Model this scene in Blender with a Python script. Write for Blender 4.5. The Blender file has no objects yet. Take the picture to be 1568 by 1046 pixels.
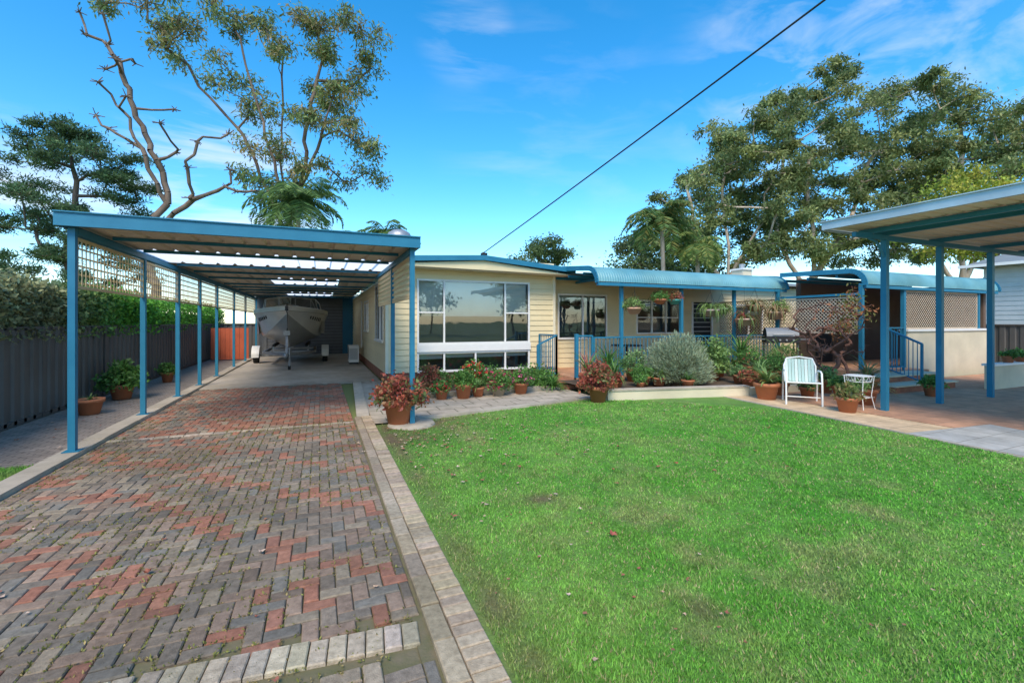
import bpy, math, numpy as np
from math import radians, sin, cos, pi
from mathutils import Vector
rng=np.random.default_rng(7)
scene=bpy.context.scene
YAW=radians(-22.9)

# ---------------------------------------------------------------- materials
MATS={}
def mat(name,c1,c2=None,scale=4,rough=.7,bump=0,bscale=60,metal=0,transl=0,alpha=1,detail=6,spec=.4,stretch=(1,1,1),stain=0):
    m=bpy.data.materials.new(name); m.use_nodes=True
    nt=m.node_tree; N=nt.nodes; L=nt.links
    b=N['Principled BSDF']; out=N['Material Output']
    tc=N.new('ShaderNodeTexCoord'); mp=N.new('ShaderNodeMapping'); mp.inputs['Scale'].default_value=stretch
    L.new(tc.outputs['Object'],mp.inputs['Vector'])
    at=N.new('ShaderNodeAttribute'); at.attribute_name='Col'
    mul=N.new('ShaderNodeMix'); mul.data_type='RGBA'; mul.blend_type='MULTIPLY'; mul.inputs[0].default_value=1
    L.new(at.outputs['Color'],mul.inputs[7])
    if c2 is None: c2=tuple(c*.8 for c in c1)
    n=N.new('ShaderNodeTexNoise'); n.inputs['Scale'].default_value=scale; n.inputs['Detail'].default_value=detail
    n.inputs['Roughness'].default_value=.62
    L.new(mp.outputs[0],n.inputs['Vector'])
    r=N.new('ShaderNodeValToRGB'); r.color_ramp.elements[0].position=.3; r.color_ramp.elements[1].position=.7
    r.color_ramp.elements[0].color=(*c1,1); r.color_ramp.elements[1].color=(*c2,1)
    L.new(n.outputs['Fac'],r.inputs[0])
    src=r.outputs[0]
    if stain:
        n3=N.new('ShaderNodeTexNoise'); n3.inputs['Scale'].default_value=.7; n3.inputs['Detail'].default_value=8
        L.new(tc.outputs['Object'],n3.inputs['Vector'])
        r3=N.new('ShaderNodeValToRGB'); r3.color_ramp.elements[0].position=.35; r3.color_ramp.elements[1].position=.62
        r3.color_ramp.elements[0].color=(1-stain,1-stain,1-stain*1.1,1); r3.color_ramp.elements[1].color=(1,1,1,1)
        L.new(n3.outputs['Fac'],r3.inputs[0])
        m3=N.new('ShaderNodeMix'); m3.data_type='RGBA'; m3.blend_type='MULTIPLY'; m3.inputs[0].default_value=1
        L.new(src,m3.inputs[6]); L.new(r3.outputs[0],m3.inputs[7]); src=m3.outputs[2]
    L.new(src,mul.inputs[6])
    L.new(mul.outputs[2],b.inputs['Base Color'])
    b.inputs['Roughness'].default_value=rough; b.inputs['Metallic'].default_value=metal
    b.inputs['Specular IOR Level'].default_value=spec; b.inputs['Alpha'].default_value=alpha
    if bump:
        n2=N.new('ShaderNodeTexNoise'); n2.inputs['Scale'].default_value=bscale; n2.inputs['Detail'].default_value=4
        L.new(mp.outputs[0],n2.inputs['Vector'])
        bp=N.new('ShaderNodeBump'); bp.inputs['Strength'].default_value=bump; bp.inputs['Distance'].default_value=.01
        L.new(n2.outputs['Fac'],bp.inputs['Height']); L.new(bp.outputs[0],b.inputs['Normal'])
    if transl:
        t=N.new('ShaderNodeBsdfTranslucent'); L.new(mul.outputs[2],t.inputs[0])
        mx=N.new('ShaderNodeMixShader'); mx.inputs[0].default_value=transl
        L.new(b.outputs[0],mx.inputs[1]); L.new(t.outputs[0],mx.inputs[2]); L.new(mx.outputs[0],out.inputs[0])
    MATS[name]=m; return m
def brickmat(name,c1,c2,mort,w,h,ms=.006,rough=.85,rot=0,offset=.5):
    m=bpy.data.materials.new(name); m.use_nodes=True
    nt=m.node_tree; N=nt.nodes; L=nt.links; b=N['Principled BSDF']
    tc=N.new('ShaderNodeTexCoord'); mp=N.new('ShaderNodeMapping'); mp.inputs['Rotation'].default_value=(0,0,rot)
    L.new(tc.outputs['Object'],mp.inputs[0])
    br=N.new('ShaderNodeTexBrick'); L.new(mp.outputs[0],br.inputs['Vector'])
    br.inputs['Color1'].default_value=(*c1,1); br.inputs['Color2'].default_value=(*c2,1); br.inputs['Mortar'].default_value=(*mort,1)
    br.inputs['Scale'].default_value=1; br.inputs['Mortar Size'].default_value=ms; br.inputs['Brick Width'].default_value=w; br.inputs['Row Height'].default_value=h
    br.offset=offset
    n=N.new('ShaderNodeTexNoise'); n.inputs['Scale'].default_value=3; n.inputs['Detail'].default_value=9; n.inputs['Roughness'].default_value=.7
    L.new(tc.outputs['Object'],n.inputs['Vector'])
    r=N.new('ShaderNodeValToRGB'); r.color_ramp.elements[0].position=.3;r.color_ramp.elements[1].position=.7
    r.color_ramp.elements[0].color=(.62,.62,.6,1); r.color_ramp.elements[1].color=(1.1,1.1,1.1,1)
    L.new(n.outputs['Fac'],r.inputs[0])
    mx=N.new('ShaderNodeMix'); mx.data_type='RGBA'; mx.blend_type='MULTIPLY'; mx.inputs[0].default_value=1
    L.new(br.outputs['Color'],mx.inputs[6]); L.new(r.outputs[0],mx.inputs[7]); L.new(mx.outputs[2],b.inputs['Base Color'])
    bp=N.new('ShaderNodeBump'); bp.inputs['Strength'].default_value=.5; bp.inputs['Distance'].default_value=.006; bp.invert=True
    L.new(br.outputs['Fac'],bp.inputs['Height']); L.new(bp.outputs[0],b.inputs['Normal'])
    b.inputs['Roughness'].default_value=rough
    MATS[name]=m; return m

mat('blue_paint',(.016,.165,.275),(.026,.20,.32),3,.5,.1,30)
mat('teal_roof',(.19,.41,.44),(.11,.31,.37),1.2,.4,0,stain=.3)
mat('cream_board',(.80,.67,.41),(.74,.615,.375),1.5,.6,.08,40,stain=.05)
mat('cream_trim',(.80,.73,.55),(.74,.67,.5),2,.55)
mat('white_paint',(.82,.81,.77),(.75,.74,.71),3,.45)
mat('roof_under',(.78,.69,.54),(.66,.58,.46),1.5,.6,stain=.2)
mat('roof_top',(.35,.38,.40),(.28,.30,.32),2,.4,metal=.2)
mat('skylight',(.97,.96,.93),(.93,.92,.89),2,.5,transl=.9)
mat('dark',(.02,.02,.022),None,3,.6)
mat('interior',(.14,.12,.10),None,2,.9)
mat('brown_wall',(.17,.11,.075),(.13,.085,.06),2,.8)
mat('blind',(.80,.77,.68),(.72,.69,.61),3,.8)
mat('fence_metal',(.12,.115,.108),(.095,.09,.085),1,.5,stain=.2)
mat('lattice_cream',(.68,.54,.31),(.57,.45,.26),6,.7)
mat('lattice_brown',(.62,.50,.37),(.52,.42,.31),6,.7)
mat('neighbour_board',(.52,.54,.54),(.46,.48,.48),2,.6)
mat('concrete',(.52,.455,.37),(.40,.345,.28),5,.9,.3,120,stain=.3)
mat('concrete_pale',(.56,.485,.38),(.42,.36,.285),7,.9,.4,90,stain=.3)
mat('paver',(1.12,1.1,1.06),(.62,.60,.56),28,.92,.6,160,stain=.3)
mat('joint_sand',(.19,.15,.09),(.12,.12,.05),9,.95,.4,80)
mat('soil',(.13,.09,.06),(.07,.05,.035),9,.95,.8,50)
mat('ground',(.13,.2,.05),(.19,.19,.08),.3,.95,.5,8)
mat('grass',(1,1,1),(.8,.86,.8),9,.7,0,transl=.25,spec=.2)
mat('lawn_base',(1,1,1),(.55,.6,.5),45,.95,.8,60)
mat('leaf',(1.45,1.45,1.38),(1.25,1.25,1.18),3,.5,transl=.40,spec=.35)
mat('leaf_dry',(1,1,1),(.75,.7,.7),30,.7,spec=.2)
mat('bark_pale',(.58,.49,.39),(.32,.25,.19),2.2,.9,.5,12,stretch=(1,1,.3))
mat('bark_dark',(.16,.12,.09),(.08,.06,.05),3,.9,.5,12,stretch=(1,1,.3))
mat('bark_grey',(.22,.16,.12),(.11,.08,.06),2,.9,.5,12,stretch=(1,1,.3))
mat('terracotta',(.56,.20,.09),(.46,.17,.085),7,.75,.15,60,stain=.25)
mat('boat_white',(.68,.67,.62),(.58,.57,.53),2,.3)
mat('boat_grey',(.38,.38,.36),(.30,.30,.29),2,.35)
mat('galv',(.42,.43,.44),(.32,.33,.34),8,.45,metal=.5)
mat('rubber',(.02,.02,.02),None,4,.8)
mat('steel_grey',(.14,.15,.16),(.11,.12,.13),3,.5)
mat('mesh_pale',(.46,.62,.57),(.40,.54,.50),3,.7)
mat('red_board',(.55,.12,.05),(.42,.09,.04),3,.7)
mat('rust_brick',(.40,.17,.10),(.28,.11,.07),6,.85,.3,60)
mat('twig',(.24,.11,.075),(.15,.075,.055),6,.85)
mat('render_cream',(.74,.65,.47),(.65,.57,.42),2,.85,.2,80,stain=.2)
brickmat('patio',(.64,.34,.20),(.55,.29,.17),(.34,.23,.16),.3,.3,.005,rot=0,offset=.0)
brickmat('path_tan',(.74,.54,.33),(.66,.48,.30),(.36,.27,.18),.4,.4,.006)
brickmat('path_grey',(.50,.49,.46),(.43,.43,.41),(.26,.25,.22),.4,.4,.006)
brickmat('side_pave',(.35,.29,.24),(.29,.24,.20),(.12,.10,.075),.18,.09,.006)
brickmat('flag',(.54,.455,.35),(.46,.385,.30),(.2,.18,.12),.5,.35,.012)
m=bpy.data.materials.new('glass'); m.use_nodes=True; nt=m.node_tree; nt.nodes.clear()
o_=nt.nodes.new('ShaderNodeOutputMaterial'); g1=nt.nodes.new('ShaderNodeBsdfGlossy'); g1.inputs['Roughness'].default_value=.02; g1.inputs['Color'].default_value=(.85,.9,.95,1)
t1=nt.nodes.new('ShaderNodeBsdfTransparent'); t1.inputs[0].default_value=(.80,.84,.84,1)
lw=nt.nodes.new('ShaderNodeMapRange'); fr_=nt.nodes.new('ShaderNodeLayerWeight'); fr_.inputs[0].default_value=.3
nt.links.new(fr_.outputs['Fresnel'],lw.inputs[0]); lw.inputs[3].default_value=.13; lw.inputs[4].default_value=1
nz_=nt.nodes.new('ShaderNodeTexNoise'); nz_.inputs['Scale'].default_value=1.2; tcg=nt.nodes.new('ShaderNodeTexCoord'); nt.links.new(tcg.outputs['Object'],nz_.inputs['Vector'])
bg_=nt.nodes.new('ShaderNodeBump'); bg_.inputs['Strength'].default_value=.12; bg_.inputs['Distance'].default_value=.02; nt.links.new(nz_.outputs['Fac'],bg_.inputs['Height']); nt.links.new(bg_.outputs[0],g1.inputs['Normal'])
x_=nt.nodes.new('ShaderNodeMixShader'); nt.links.new(lw.outputs[0],x_.inputs[0]); nt.links.new(t1.outputs[0],x_.inputs[1]); nt.links.new(g1.outputs[0],x_.inputs[2]); nt.links.new(x_.outputs[0],o_.inputs[0])
MATS['glass']=m

# ---------------------------------------------------------------- mesh builder
class MB:
    def __init__(s): s.V=[];s.C=[];s.L=[];s.T=[];s.M=[];s.S=[];s.n=0;s.mats=[]
    def mi(s,m):
        if m not in s.mats: s.mats.append(m)
        return s.mats.index(m)
    def add(s,V,F,m,col=(1,1,1),smooth=False):
        V=np.asarray(V,float).reshape(-1,3); nv=len(V)
        col=np.asarray(col,float)
        if col.ndim==1: col=np.tile(col,(nv,1))
        s.V.append(V); s.C.append(col)
        if isinstance(F,np.ndarray):
            s.L.append((F+s.n).ravel()); t=np.full(len(F),F.shape[1])
        else:
            s.L.append(np.array([i for f in F for i in f])+s.n); t=np.array([len(f) for f in F])
        s.T.append(t); s.M.append(np.full(len(t),s.mi(m))); s.S.append(np.full(len(t),smooth)); s.n+=nv
    def box(s,x0,x1,y0,y1,z0,z1,m,col=(1,1,1)):
        V=[(x,y,z) for z in(z0,z1) for y in(y0,y1) for x in(x0,x1)]
        s.add(V,[(0,2,3,1),(4,5,7,6),(0,1,5,4),(2,6,7,3),(0,4,6,2),(1,3,7,5)],m,col)
    def obox(s,a,b,w,h,m,col=(1,1,1)):
        a=Vector(a);b=Vector(b);d=(b-a).normalized()
        up=Vector((0,0,1)) if abs(d.z)<.95 else Vector((0,1,0))
        r=d.cross(up).normalized(); u=r.cross(d).normalized()
        V=[tuple(p+r*w/2*i+u*h/2*j) for p in(a,b) for j in(-1,1) for i in(-1,1)]
        s.add(V,[(0,1,3,2),(4,6,7,5),(0,4,5,1),(2,3,7,6),(0,2,6,4),(1,5,7,3)],m,col)
    def tube(s,pts,r,m,k=8,col=(1,1,1),cap=True):
        P=[Vector(p) for p in pts]; n=len(P)
        if not hasattr(r,'__len__'): r=[r]*n
        V=[];prev=None
        for i in range(n):
            d=(P[min(i+1,n-1)]-P[max(i-1,0)]).normalized()
            if prev is None:
                up=Vector((0,0,1)) if abs(d.z)<.9 else Vector((1,0,0))
                a=d.cross(up).normalized()
            else: a=(prev-d*prev.dot(d)).normalized()
            prev=a; b=d.cross(a)
            for j in range(k):
                t=2*pi*j/k; V.append(tuple(P[i]+(a*cos(t)+b*sin(t))*r[i]))
        F=[(i*k+j,i*k+(j+1)%k,(i+1)*k+(j+1)%k,(i+1)*k+j) for i in range(n-1) for j in range(k)]
        s.add(V,F,m,col,True)
        if cap:
            s.add(V[:k],[tuple(range(k))],m,col); s.add(V[-k:],[tuple(range(k))],m,col)
    def lathe(s,prof,m,c=(0,0,0),k=20,col=(1,1,1),squash=1):
        V=[(c[0]+r*cos(2*pi*j/k),c[1]+squash*r*sin(2*pi*j/k),c[2]+z) for r,z in prof for j in range(k)]
        n=len(prof)
        s.add(V,[(i*k+j,i*k+(j+1)%k,(i+1)*k+(j+1)%k,(i+1)*k+j) for i in range(n-1) for j in range(k)],m,col,True)
    def segs(s,P0,P1,R0,R1,m,k=5):
        D=P1-P0; L=np.linalg.norm(D,axis=1,keepdims=True)+1e-9; D=D/L
        up=np.where(np.abs(D[:,2:3])<.9,np.array([[0,0,1.]]),np.array([[1.,0,0]]))
        A=np.cross(D,up); A/=np.linalg.norm(A,axis=1,keepdims=True); B=np.cross(D,A)
        t=2*pi*np.arange(k)/k
        ring=A[:,None,:]*np.cos(t)[None,:,None]+B[:,None,:]*np.sin(t)[None,:,None]
        V=np.concatenate([P0[:,None,:]+ring*R0[:,None,None],P1[:,None,:]+ring*R1[:,None,None]],1)
        n=len(P0); j=np.arange(k); f=np.stack([j,(j+1)%k,(j+1)%k+k,j+k],1)
        F=(f[None]+ (np.arange(n)*2*k)[:,None,None]).reshape(-1,4)
        s.add(V.reshape(-1,3),F,m,(1,1,1),True)
    def leaves(s,C,D,S,m,cols):
        n=len(C); V=np.stack([C,C+.45*D+S,C+D,C+.45*D-S],1).reshape(-1,3)
        F=np.arange(4*n).reshape(n,4); s.add(V,F,m,np.repeat(cols,4,0))
    def build(s,name,parent=None,loc=(0,0,0),rot=0):
        me=bpy.data.meshes.new(name)
        V=np.concatenate(s.V);C=np.concatenate(s.C);L=np.concatenate(s.L).astype(np.int32);T=np.concatenate(s.T)
        me.vertices.add(len(V)); me.vertices.foreach_set('co',V.ravel().astype(np.float32))
        me.loops.add(len(L)); me.loops.foreach_set('vertex_index',L)
        me.polygons.add(len(T)); st=np.concatenate([[0],np.cumsum(T)[:-1]]).astype(np.int32)
        me.polygons.foreach_set('loop_start',st)
        for m in s.mats: me.materials.append(MATS[m])
        me.polygons.foreach_set('material_index',np.concatenate(s.M).astype(np.int32))
        me.polygons.foreach_set('use_smooth',np.concatenate(s.S))
        me.update(calc_edges=True)
        a=me.color_attributes.new('Col','FLOAT_COLOR','POINT')
        a.data.foreach_set('color',np.concatenate([C,np.ones((len(C),1))],1).ravel().astype(np.float32))
        o=bpy.data.objects.new(name,me); scene.collection.objects.link(o)
        o.location=loc; o.rotation_euler=(0,0,rot)
        if parent: o.parent=parent
        return o
def empty(name,loc=(0,0,0)):
    e=bpy.data.objects.new(name,None); e.empty_display_size=.2; scene.collection.objects.link(e); e.location=loc; return e
def rdir(n):
    v=rng.normal(size=(n,3)); return v/np.linalg.norm(v,axis=1,keepdims=True)
def foliage(mb,centers,spread,per,ln,wd,cols,droop=0,m='leaf',flat=.75):
    centers=np.asarray(centers,float); N=len(centers)*per
    sp=np.broadcast_to(np.asarray(spread,float),(len(centers),))
    off=rng.normal(size=(N,3))*np.repeat(sp,per)[:,None]; off[:,2]*=flat
    C=np.repeat(centers,per,0)+off
    D=rdir(N); D[:,2]-=droop; D/=np.linalg.norm(D,axis=1,keepdims=True)
    S=np.cross(D,rdir(N)); S/=np.linalg.norm(S,axis=1,keepdims=True)+1e-9
    k=rng.uniform(.6,1.35,N)[:,None]
    cols=np.asarray(cols,float); pick=rng.integers(0,len(cols),len(centers))
    cc=np.repeat(cols[pick]*rng.uniform(.7,1.3,(len(centers),1)),per,0)*rng.uniform(.7,1.3,(N,1))
    mb.leaves(C,D*ln*k,S*wd*k,m,cc)
def vnoise(x,y,sc,seed,octv=4):
    r=np.random.default_rng(seed); out=0;amp=1;tot=0
    for o in range(octv):
        g=r.random((64,64)); u=x*sc*2**o+100;v=y*sc*2**o+100
        i=np.floor(u).astype(int);j=np.floor(v).astype(int);fu=u-i;fv=v-j;fu=fu*fu*(3-2*fu);fv=fv*fv*(3-2*fv)
        i%=64;j%=64;i1=(i+1)%64;j1=(j+1)%64
        out=out+amp*((g[i,j]*(1-fu)+g[i1,j]*fu)*(1-fv)+(g[i,j1]*(1-fu)+g[i1,j1]*fu)*fv); tot+=amp;amp*=.55
    return out/tot

# ---------------------------------------------------------------- ground
mb=MB(); mb.add([(-600,-600,-.02),(600,-600,-.02),(600,600,-.02),(-600,600,-.02)],[(0,1,2,3)],'ground'); mb.build('ground')

def lawn_back(x): return np.where(x<5.1,7.3+.175*(x-1.4),np.where(x<5.4,7.75,7.7-.22*(x-5.3)))
def lawn_right(y): return 7.35+.07*y
def lawn_col(x,y):
    a=vnoise(x,y,.8,1,5); b=vnoise(x,y,2.6,2,4); q=vnoise(x,y,8,6,3); c2=vnoise(x,y,.45,8,3)
    g1=np.array([.12,.40,.04]); g2=np.array([.25,.48,.09]); g3=np.array([.40,.42,.16]); br=np.array([.25,.17,.095])
    t=np.clip((a-.3)/.4,0,1)[...,None]; col=g1*(1-t)+g2*t
    t=(np.clip((b-.5)/.25,0,1)*(.35+.65*np.clip((c2-.4)/.3,0,1)))[...,None]*.7; col=col*(1-t)+g3*t
    col=col*(.74+.52*q)[...,None]
    e=np.clip(1.6*b,.3,1.2)
    d=.9*np.exp(-((x-1.8)/.16)**2-((y-3.64)/.11)**2)+.8*np.exp(-((x-1.93)/.10)**2-((y-1.89)/.10)**2)
    d=d+.75*np.exp(-((x-1.25)/.5)**2-((y-6.4)/.7)**2)*e+.5*np.exp(-((x-1.9)/1.)**2-((y-7.1)/.5)**2)*e
    d=d+.5*np.exp(-((x-.9)/.12)**2)*e
    d=np.clip(d*(.4+1.2*q),0,1); 
    return col*(1-d[...,None])+br*d[...,None],d
mb=MB()
nx,ny=170,260
gx=np.linspace(0,1,nx)
Y=np.linspace(0,1,ny)[:,None]*np.ones((1,nx)); U=np.ones((ny,1))*gx[None]
X=.74+U*(7.9-.74)
yb=lawn_back(X); Yc=-4+Y*(yb+4); X=.74+U*(lawn_right(Yc)-.74)
Z=.012+.02*vnoise(X,Yc,1.2,9,3)
col,dd=lawn_col(X,Yc)
idx=np.arange(nx*ny).reshape(ny,nx); F=np.stack([idx[:-1,:-1],idx[:-1,1:],idx[1:,1:],idx[1:,:-1]],-1).reshape(-1,4)
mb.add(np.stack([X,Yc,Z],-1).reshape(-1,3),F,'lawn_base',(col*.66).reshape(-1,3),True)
N=400000
r=rng.random(N); dist=1.2*(9.5/1.2)**(r**.85); th=rng.uniform(radians(-25),radians(95),N)
bx=dist*np.sin(th); by=dist*np.cos(th)
k=(bx>.8)&(bx<lawn_right(by)-.03)&(by<lawn_back(bx)-.03)
bx=bx[k];by=by[k];dist=dist[k]
c,d=lawn_col(bx,by); k=rng.random(len(bx))>d*.92; bx=bx[k];by=by[k];c=c[k];dist=dist[k];n=len(bx)
h=rng.uniform(.010,.026,n)*(.35+1.3*vnoise(bx,by,5,5,3)); w=.0018*(1+dist*.45)
a=rng.uniform(0,2*pi,n); ln=rng.uniform(0,.9,n)*h; la=rng.uniform(0,2*pi,n); z=.014+.02*vnoise(bx,by,1.2,9,3)
V=np.stack([np.stack([bx-np.cos(a)*w,by-np.sin(a)*w,z],1),np.stack([bx+np.cos(a)*w,by+np.sin(a)*w,z],1),np.stack([bx+np.cos(la)*ln,by+np.sin(la)*ln,z+h],1)],1).reshape(-1,3)
c=c*rng.uniform(.65,1.45,(n,1)); dry=rng.random(n)<.11; c[dry]=np.array([.54,.47,.24])*rng.uniform(.7,1.2,(dry.sum(),1))
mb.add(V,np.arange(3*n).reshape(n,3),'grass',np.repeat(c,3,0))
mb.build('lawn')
mb=MB(); n=40000
mb.add([(-12,-3,.004),(-2.78,-3,.004),(-2.78,6.7,.004),(-4.2,6.7,.004),(-12,6.7,.004)],[(0,1,2,3,4)],'lawn_base',(.10,.17,.045))
bx=rng.uniform(-4.6,-2.8,n);by=rng.uniform(3.2,6.7,n);h=rng.uniform(.015,.05,n);a=rng.uniform(0,2*pi,n)
V=np.stack([np.stack([bx-np.cos(a)*.005,by-np.sin(a)*.005,h*0],1),np.stack([bx+np.cos(a)*.005,by+np.sin(a)*.005,h*0],1),np.stack([bx+rng.normal(0,.01,n),by+rng.normal(0,.01,n),h],1)],1).reshape(-1,3)
cc,_=lawn_col(bx,by); mb.add(V,np.arange(3*n).reshape(n,3),'grass',np.repeat(cc,3,0)); mb.build('grass_verge')

# driveway herringbone pavers
mb=MB()
mb.add([(-2.6,-2,.004),(.5,-2,.004),(.5,12.6,.004),(-2.6,12.6,.004)],[(0,1,2,3)],'joint_sand')
u=.088; VV=[];CC=[]
reds=np.array([[.37,.175,.115],[.34,.16,.11],[.40,.175,.115]]); greys=np.array([[.27,.215,.165],[.23,.19,.15],[.32,.26,.19],[.27,.20,.15],[.22,.20,.17],[.33,.235,.175]])
for i in range(-31,7):
    for j in range(-14,145):
        q=(i-j)%4
        if q==0: x0,y0,x1,y1=i,j,i+2,j+1
        elif q==3: x0,y0,x1,y1=i,j,i+1,j+2
        else: continue
        X0,X1,Y0,Y1=x0*u,x1*u,y0*u,y1*u
        if X1>.5 or X0<-2.6 : 
            X0=max(X0,-2.6);X1=min(X1,.5)
            if X1-X0<.03: continue
        if Y1>12.6: continue
        if 7.56<(Y0+Y1)/2<7.70: continue
        if Y0<2.50-.12*(X0+.66)+.0 and Y1>2.32-.12*(X0+.66): continue
        g=.003
        b=.006
        X0+=g+rng.normal(0,.0013);X1-=g+rng.normal(0,.0013);Y0+=g+rng.normal(0,.0013);Y1-=g+rng.normal(0,.0013)
        yc=(Y0+Y1)/2
        nn_=float(vnoise(np.array(X0),np.array(Y0),.7,44,2))
        pr=.10+.42*(((i+j)//4)%3==0)+.3*(nn_-.5)
        if yc>7.7: pr=.65 if -2.<X0 else .3
        if rng.random()<pr: c=reds[rng.integers(3)]
        else: c=greys[rng.integers(6)]
        c=c*rng.uniform(.8,1.22)*1.08
        zt=.018+.006*nn_+rng.normal(0,.0014)
        tl=rng.normal(0,.0013,4)
        V=[(X0,Y0,.0),(X1,Y0,.0),(X1,Y1,.0),(X0,Y1,.0),(X0,Y0,zt-b),(X1,Y0,zt-b),(X1,Y1,zt-b),(X0,Y1,zt-b),
           (X0+b,Y0+b,zt+tl[0]),(X1-b,Y0+b,zt+tl[1]),(X1-b,Y1-b,zt+tl[2]),(X0+b,Y1-b,zt+tl[3])]
        VV.append(V);CC.append(np.tile(c,(12,1)))
f=np.array([(0,1,5,4),(1,2,6,5),(2,3,7,6),(3,0,4,7),(4,5,9,8),(5,6,10,9),(6,7,11,10),(7,4,8,11),(8,9,10,11)])
n=len(VV); F=(f[None]+(np.arange(n)*12)[:,None,None]).reshape(-1,4)
mb.add(np.array(VV).reshape(-1,3),F,'paver',np.concatenate(CC))
m_=16000; wx=rng.uniform(-2.6,.48,m_); wy=rng.uniform(1.3,9,m_); kk=vnoise(wx,wy,1.1,21,3)>.46; wx=wx[kk];wy=wy[kk]
sx_=rng.random(len(wx))<.5; wx=np.where(sx_,np.round(wx/u)*u,wx); wy=np.where(sx_,wy,np.round(wy/u)*u)
foliage(mb,np.stack([wx,wy,np.full(len(wx),.017)],1),.004,3,.017,.004,[(.20,.2,.055),(.29,.22,.09),(.17,.18,.045)],-.3)
def brickrow(mb,p0,p1,w,n,z,m,cols,g=.003):
    p0=np.array(p0);p1=np.array(p1);d=(p1-p0);L=np.linalg.norm(d);d/=L;nn=np.array([-d[1],d[0]])
    for i in range(n):
        a=p0+d*(L*i/n+g);b=p0+d*(L*(i+1)/n-g);zz=z+rng.normal(0,.002)
        c=np.array(cols)*rng.uniform(.78,1.18)*np.array([1,rng.uniform(.95,1.02),rng.uniform(.9,1.03)]); q=.006
        o=[a,b,b+nn*w,a+nn*w]; ii=[a+(d+nn)*q,b+(-d+nn)*q,b+nn*(w-q)-d*q,a+nn*(w-q)+d*q]
        mb.add([(*p,0) for p in o]+[(*p,zz-q) for p in o]+[(*p,zz) for p in ii],[tuple(t) for t in f],m,c)
brickrow(mb,(-.75,2.36),(.46,2.24),.17,14,.028,'paver',(.58,.50,.39))
brickrow(mb,(-2.6,2.40),(-.76,2.36),.17,21,.028,'paver',(.58,.50,.39))
brickrow(mb,(-2.6,7.58),(.5,7.58),.10,18,.022,'paver',(.52,.44,.35))
mb.build('driveway')
mb=MB(); mb.box(-2.7,1.5,12.62,24.2,-.01,.03,'concrete'); mb.build('garage_slab')
mb=MB(); brickrow(mb,(.76,-2),(.78,7.9),.15,116,.045,'paver',(.56,.45,.33)); 
brickrow(mb,(.605,-2),(.625,7.9),.10,33,.04,'paver',(.50,.41,.30)); 
mb.box(.44,.53,-2,7.9,0,.012,'joint_sand')
mb.obox((.66,7.9,.02),(.9,12.6,.02),.2,.06,'concrete_pale'); mb.build('driveway_kerb')
mb=MB()
for i in range(24):
    y=-2+i*1.2; mb.box(-2.83,-2.61,y+.004,y+1.196,0,.07+rng.normal(0,.004),'concrete_pale')
mb.build('driveway_kerb')
mb=MB(); mb.box(-4.25,-2.84,6.72,24,-.01,.012,'side_pave'); mb.build('side_path')
mb=MB()
mb.add([(.78,7.35,.02),(1.4,7.32,.02),(5.1,7.95,.02),(5.35,8.0,.02),(5.35,9.35,.02),(1.6,9.35,.02),(.8,9.35,.02)],[(0,1,2,3,4,5,6)],'flag')
mb.obox((1.3,7.32,.03),(5.2,8.0,.03),.12,.07,'concrete_pale')
mb.lathe([(.0,.06),(.34,.06),(.36,.03),(.36,0)],'concrete_pale',(1.3,7.05,0),24)
mb.add([(.8,9.35,.018),(1.6,9.35,.018),(1.6,12.6,.018),(.8,12.6,.018)],[(0,1,2,3)],'concrete')
mb.build('front_path')
mb=MB(); mb.box(1.6,5.2,9.4,9.5,0,.12,'concrete_pale'); mb.box(1.6,5.2,9.5,11.9,0,.08,'soil')
mb.build('garden_bed')
mb=MB(); mb.obox((5.35,7.75,.1),(8.45,7.05,.1),.16,.22,'render_cream'); mb.obox((5.33,7.75,.225),(8.47,7.05,.225),.2,.03,'concrete_pale')
mb.obox((8.45,7.05,.1),(10.5,6.95,.1),.16,.18,'render_cream')
mb.add([(5.36,7.85,.17),(8.5,7.15,.17),(12.7,7.1,.17),(12.7,9.8,.17),(5.36,9.8,.17)],[(0,1,2,3,4)],'soil')
mb.build('raised_planter_wall')
mb=MB(); mb.add([(lawn_right(-4),-4,.03),(8.65,-4,.03),(8.65,6.9,.03),(7.85,7.1,.03)],[(0,1,2,3)],'path_tan')
mb.obox((lawn_right(-4)+.02,-4,.01),(7.86,7.1,.01),.05,.05,'concrete_pale'); mb.build('garden_path')
mb=MB(); mb.add([(7.56,1.2,.035),(8.9,1.2,.045),(9.4,3.55,.045),(7.62,3.75,.035)],[(0,1,2,3)],'path_grey'); mb.build('stepping_pavers')
mb=MB(); mb.box(8.66,21,-4,7.1,-.01,.04,'patio'); mb.build('patio')

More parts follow.
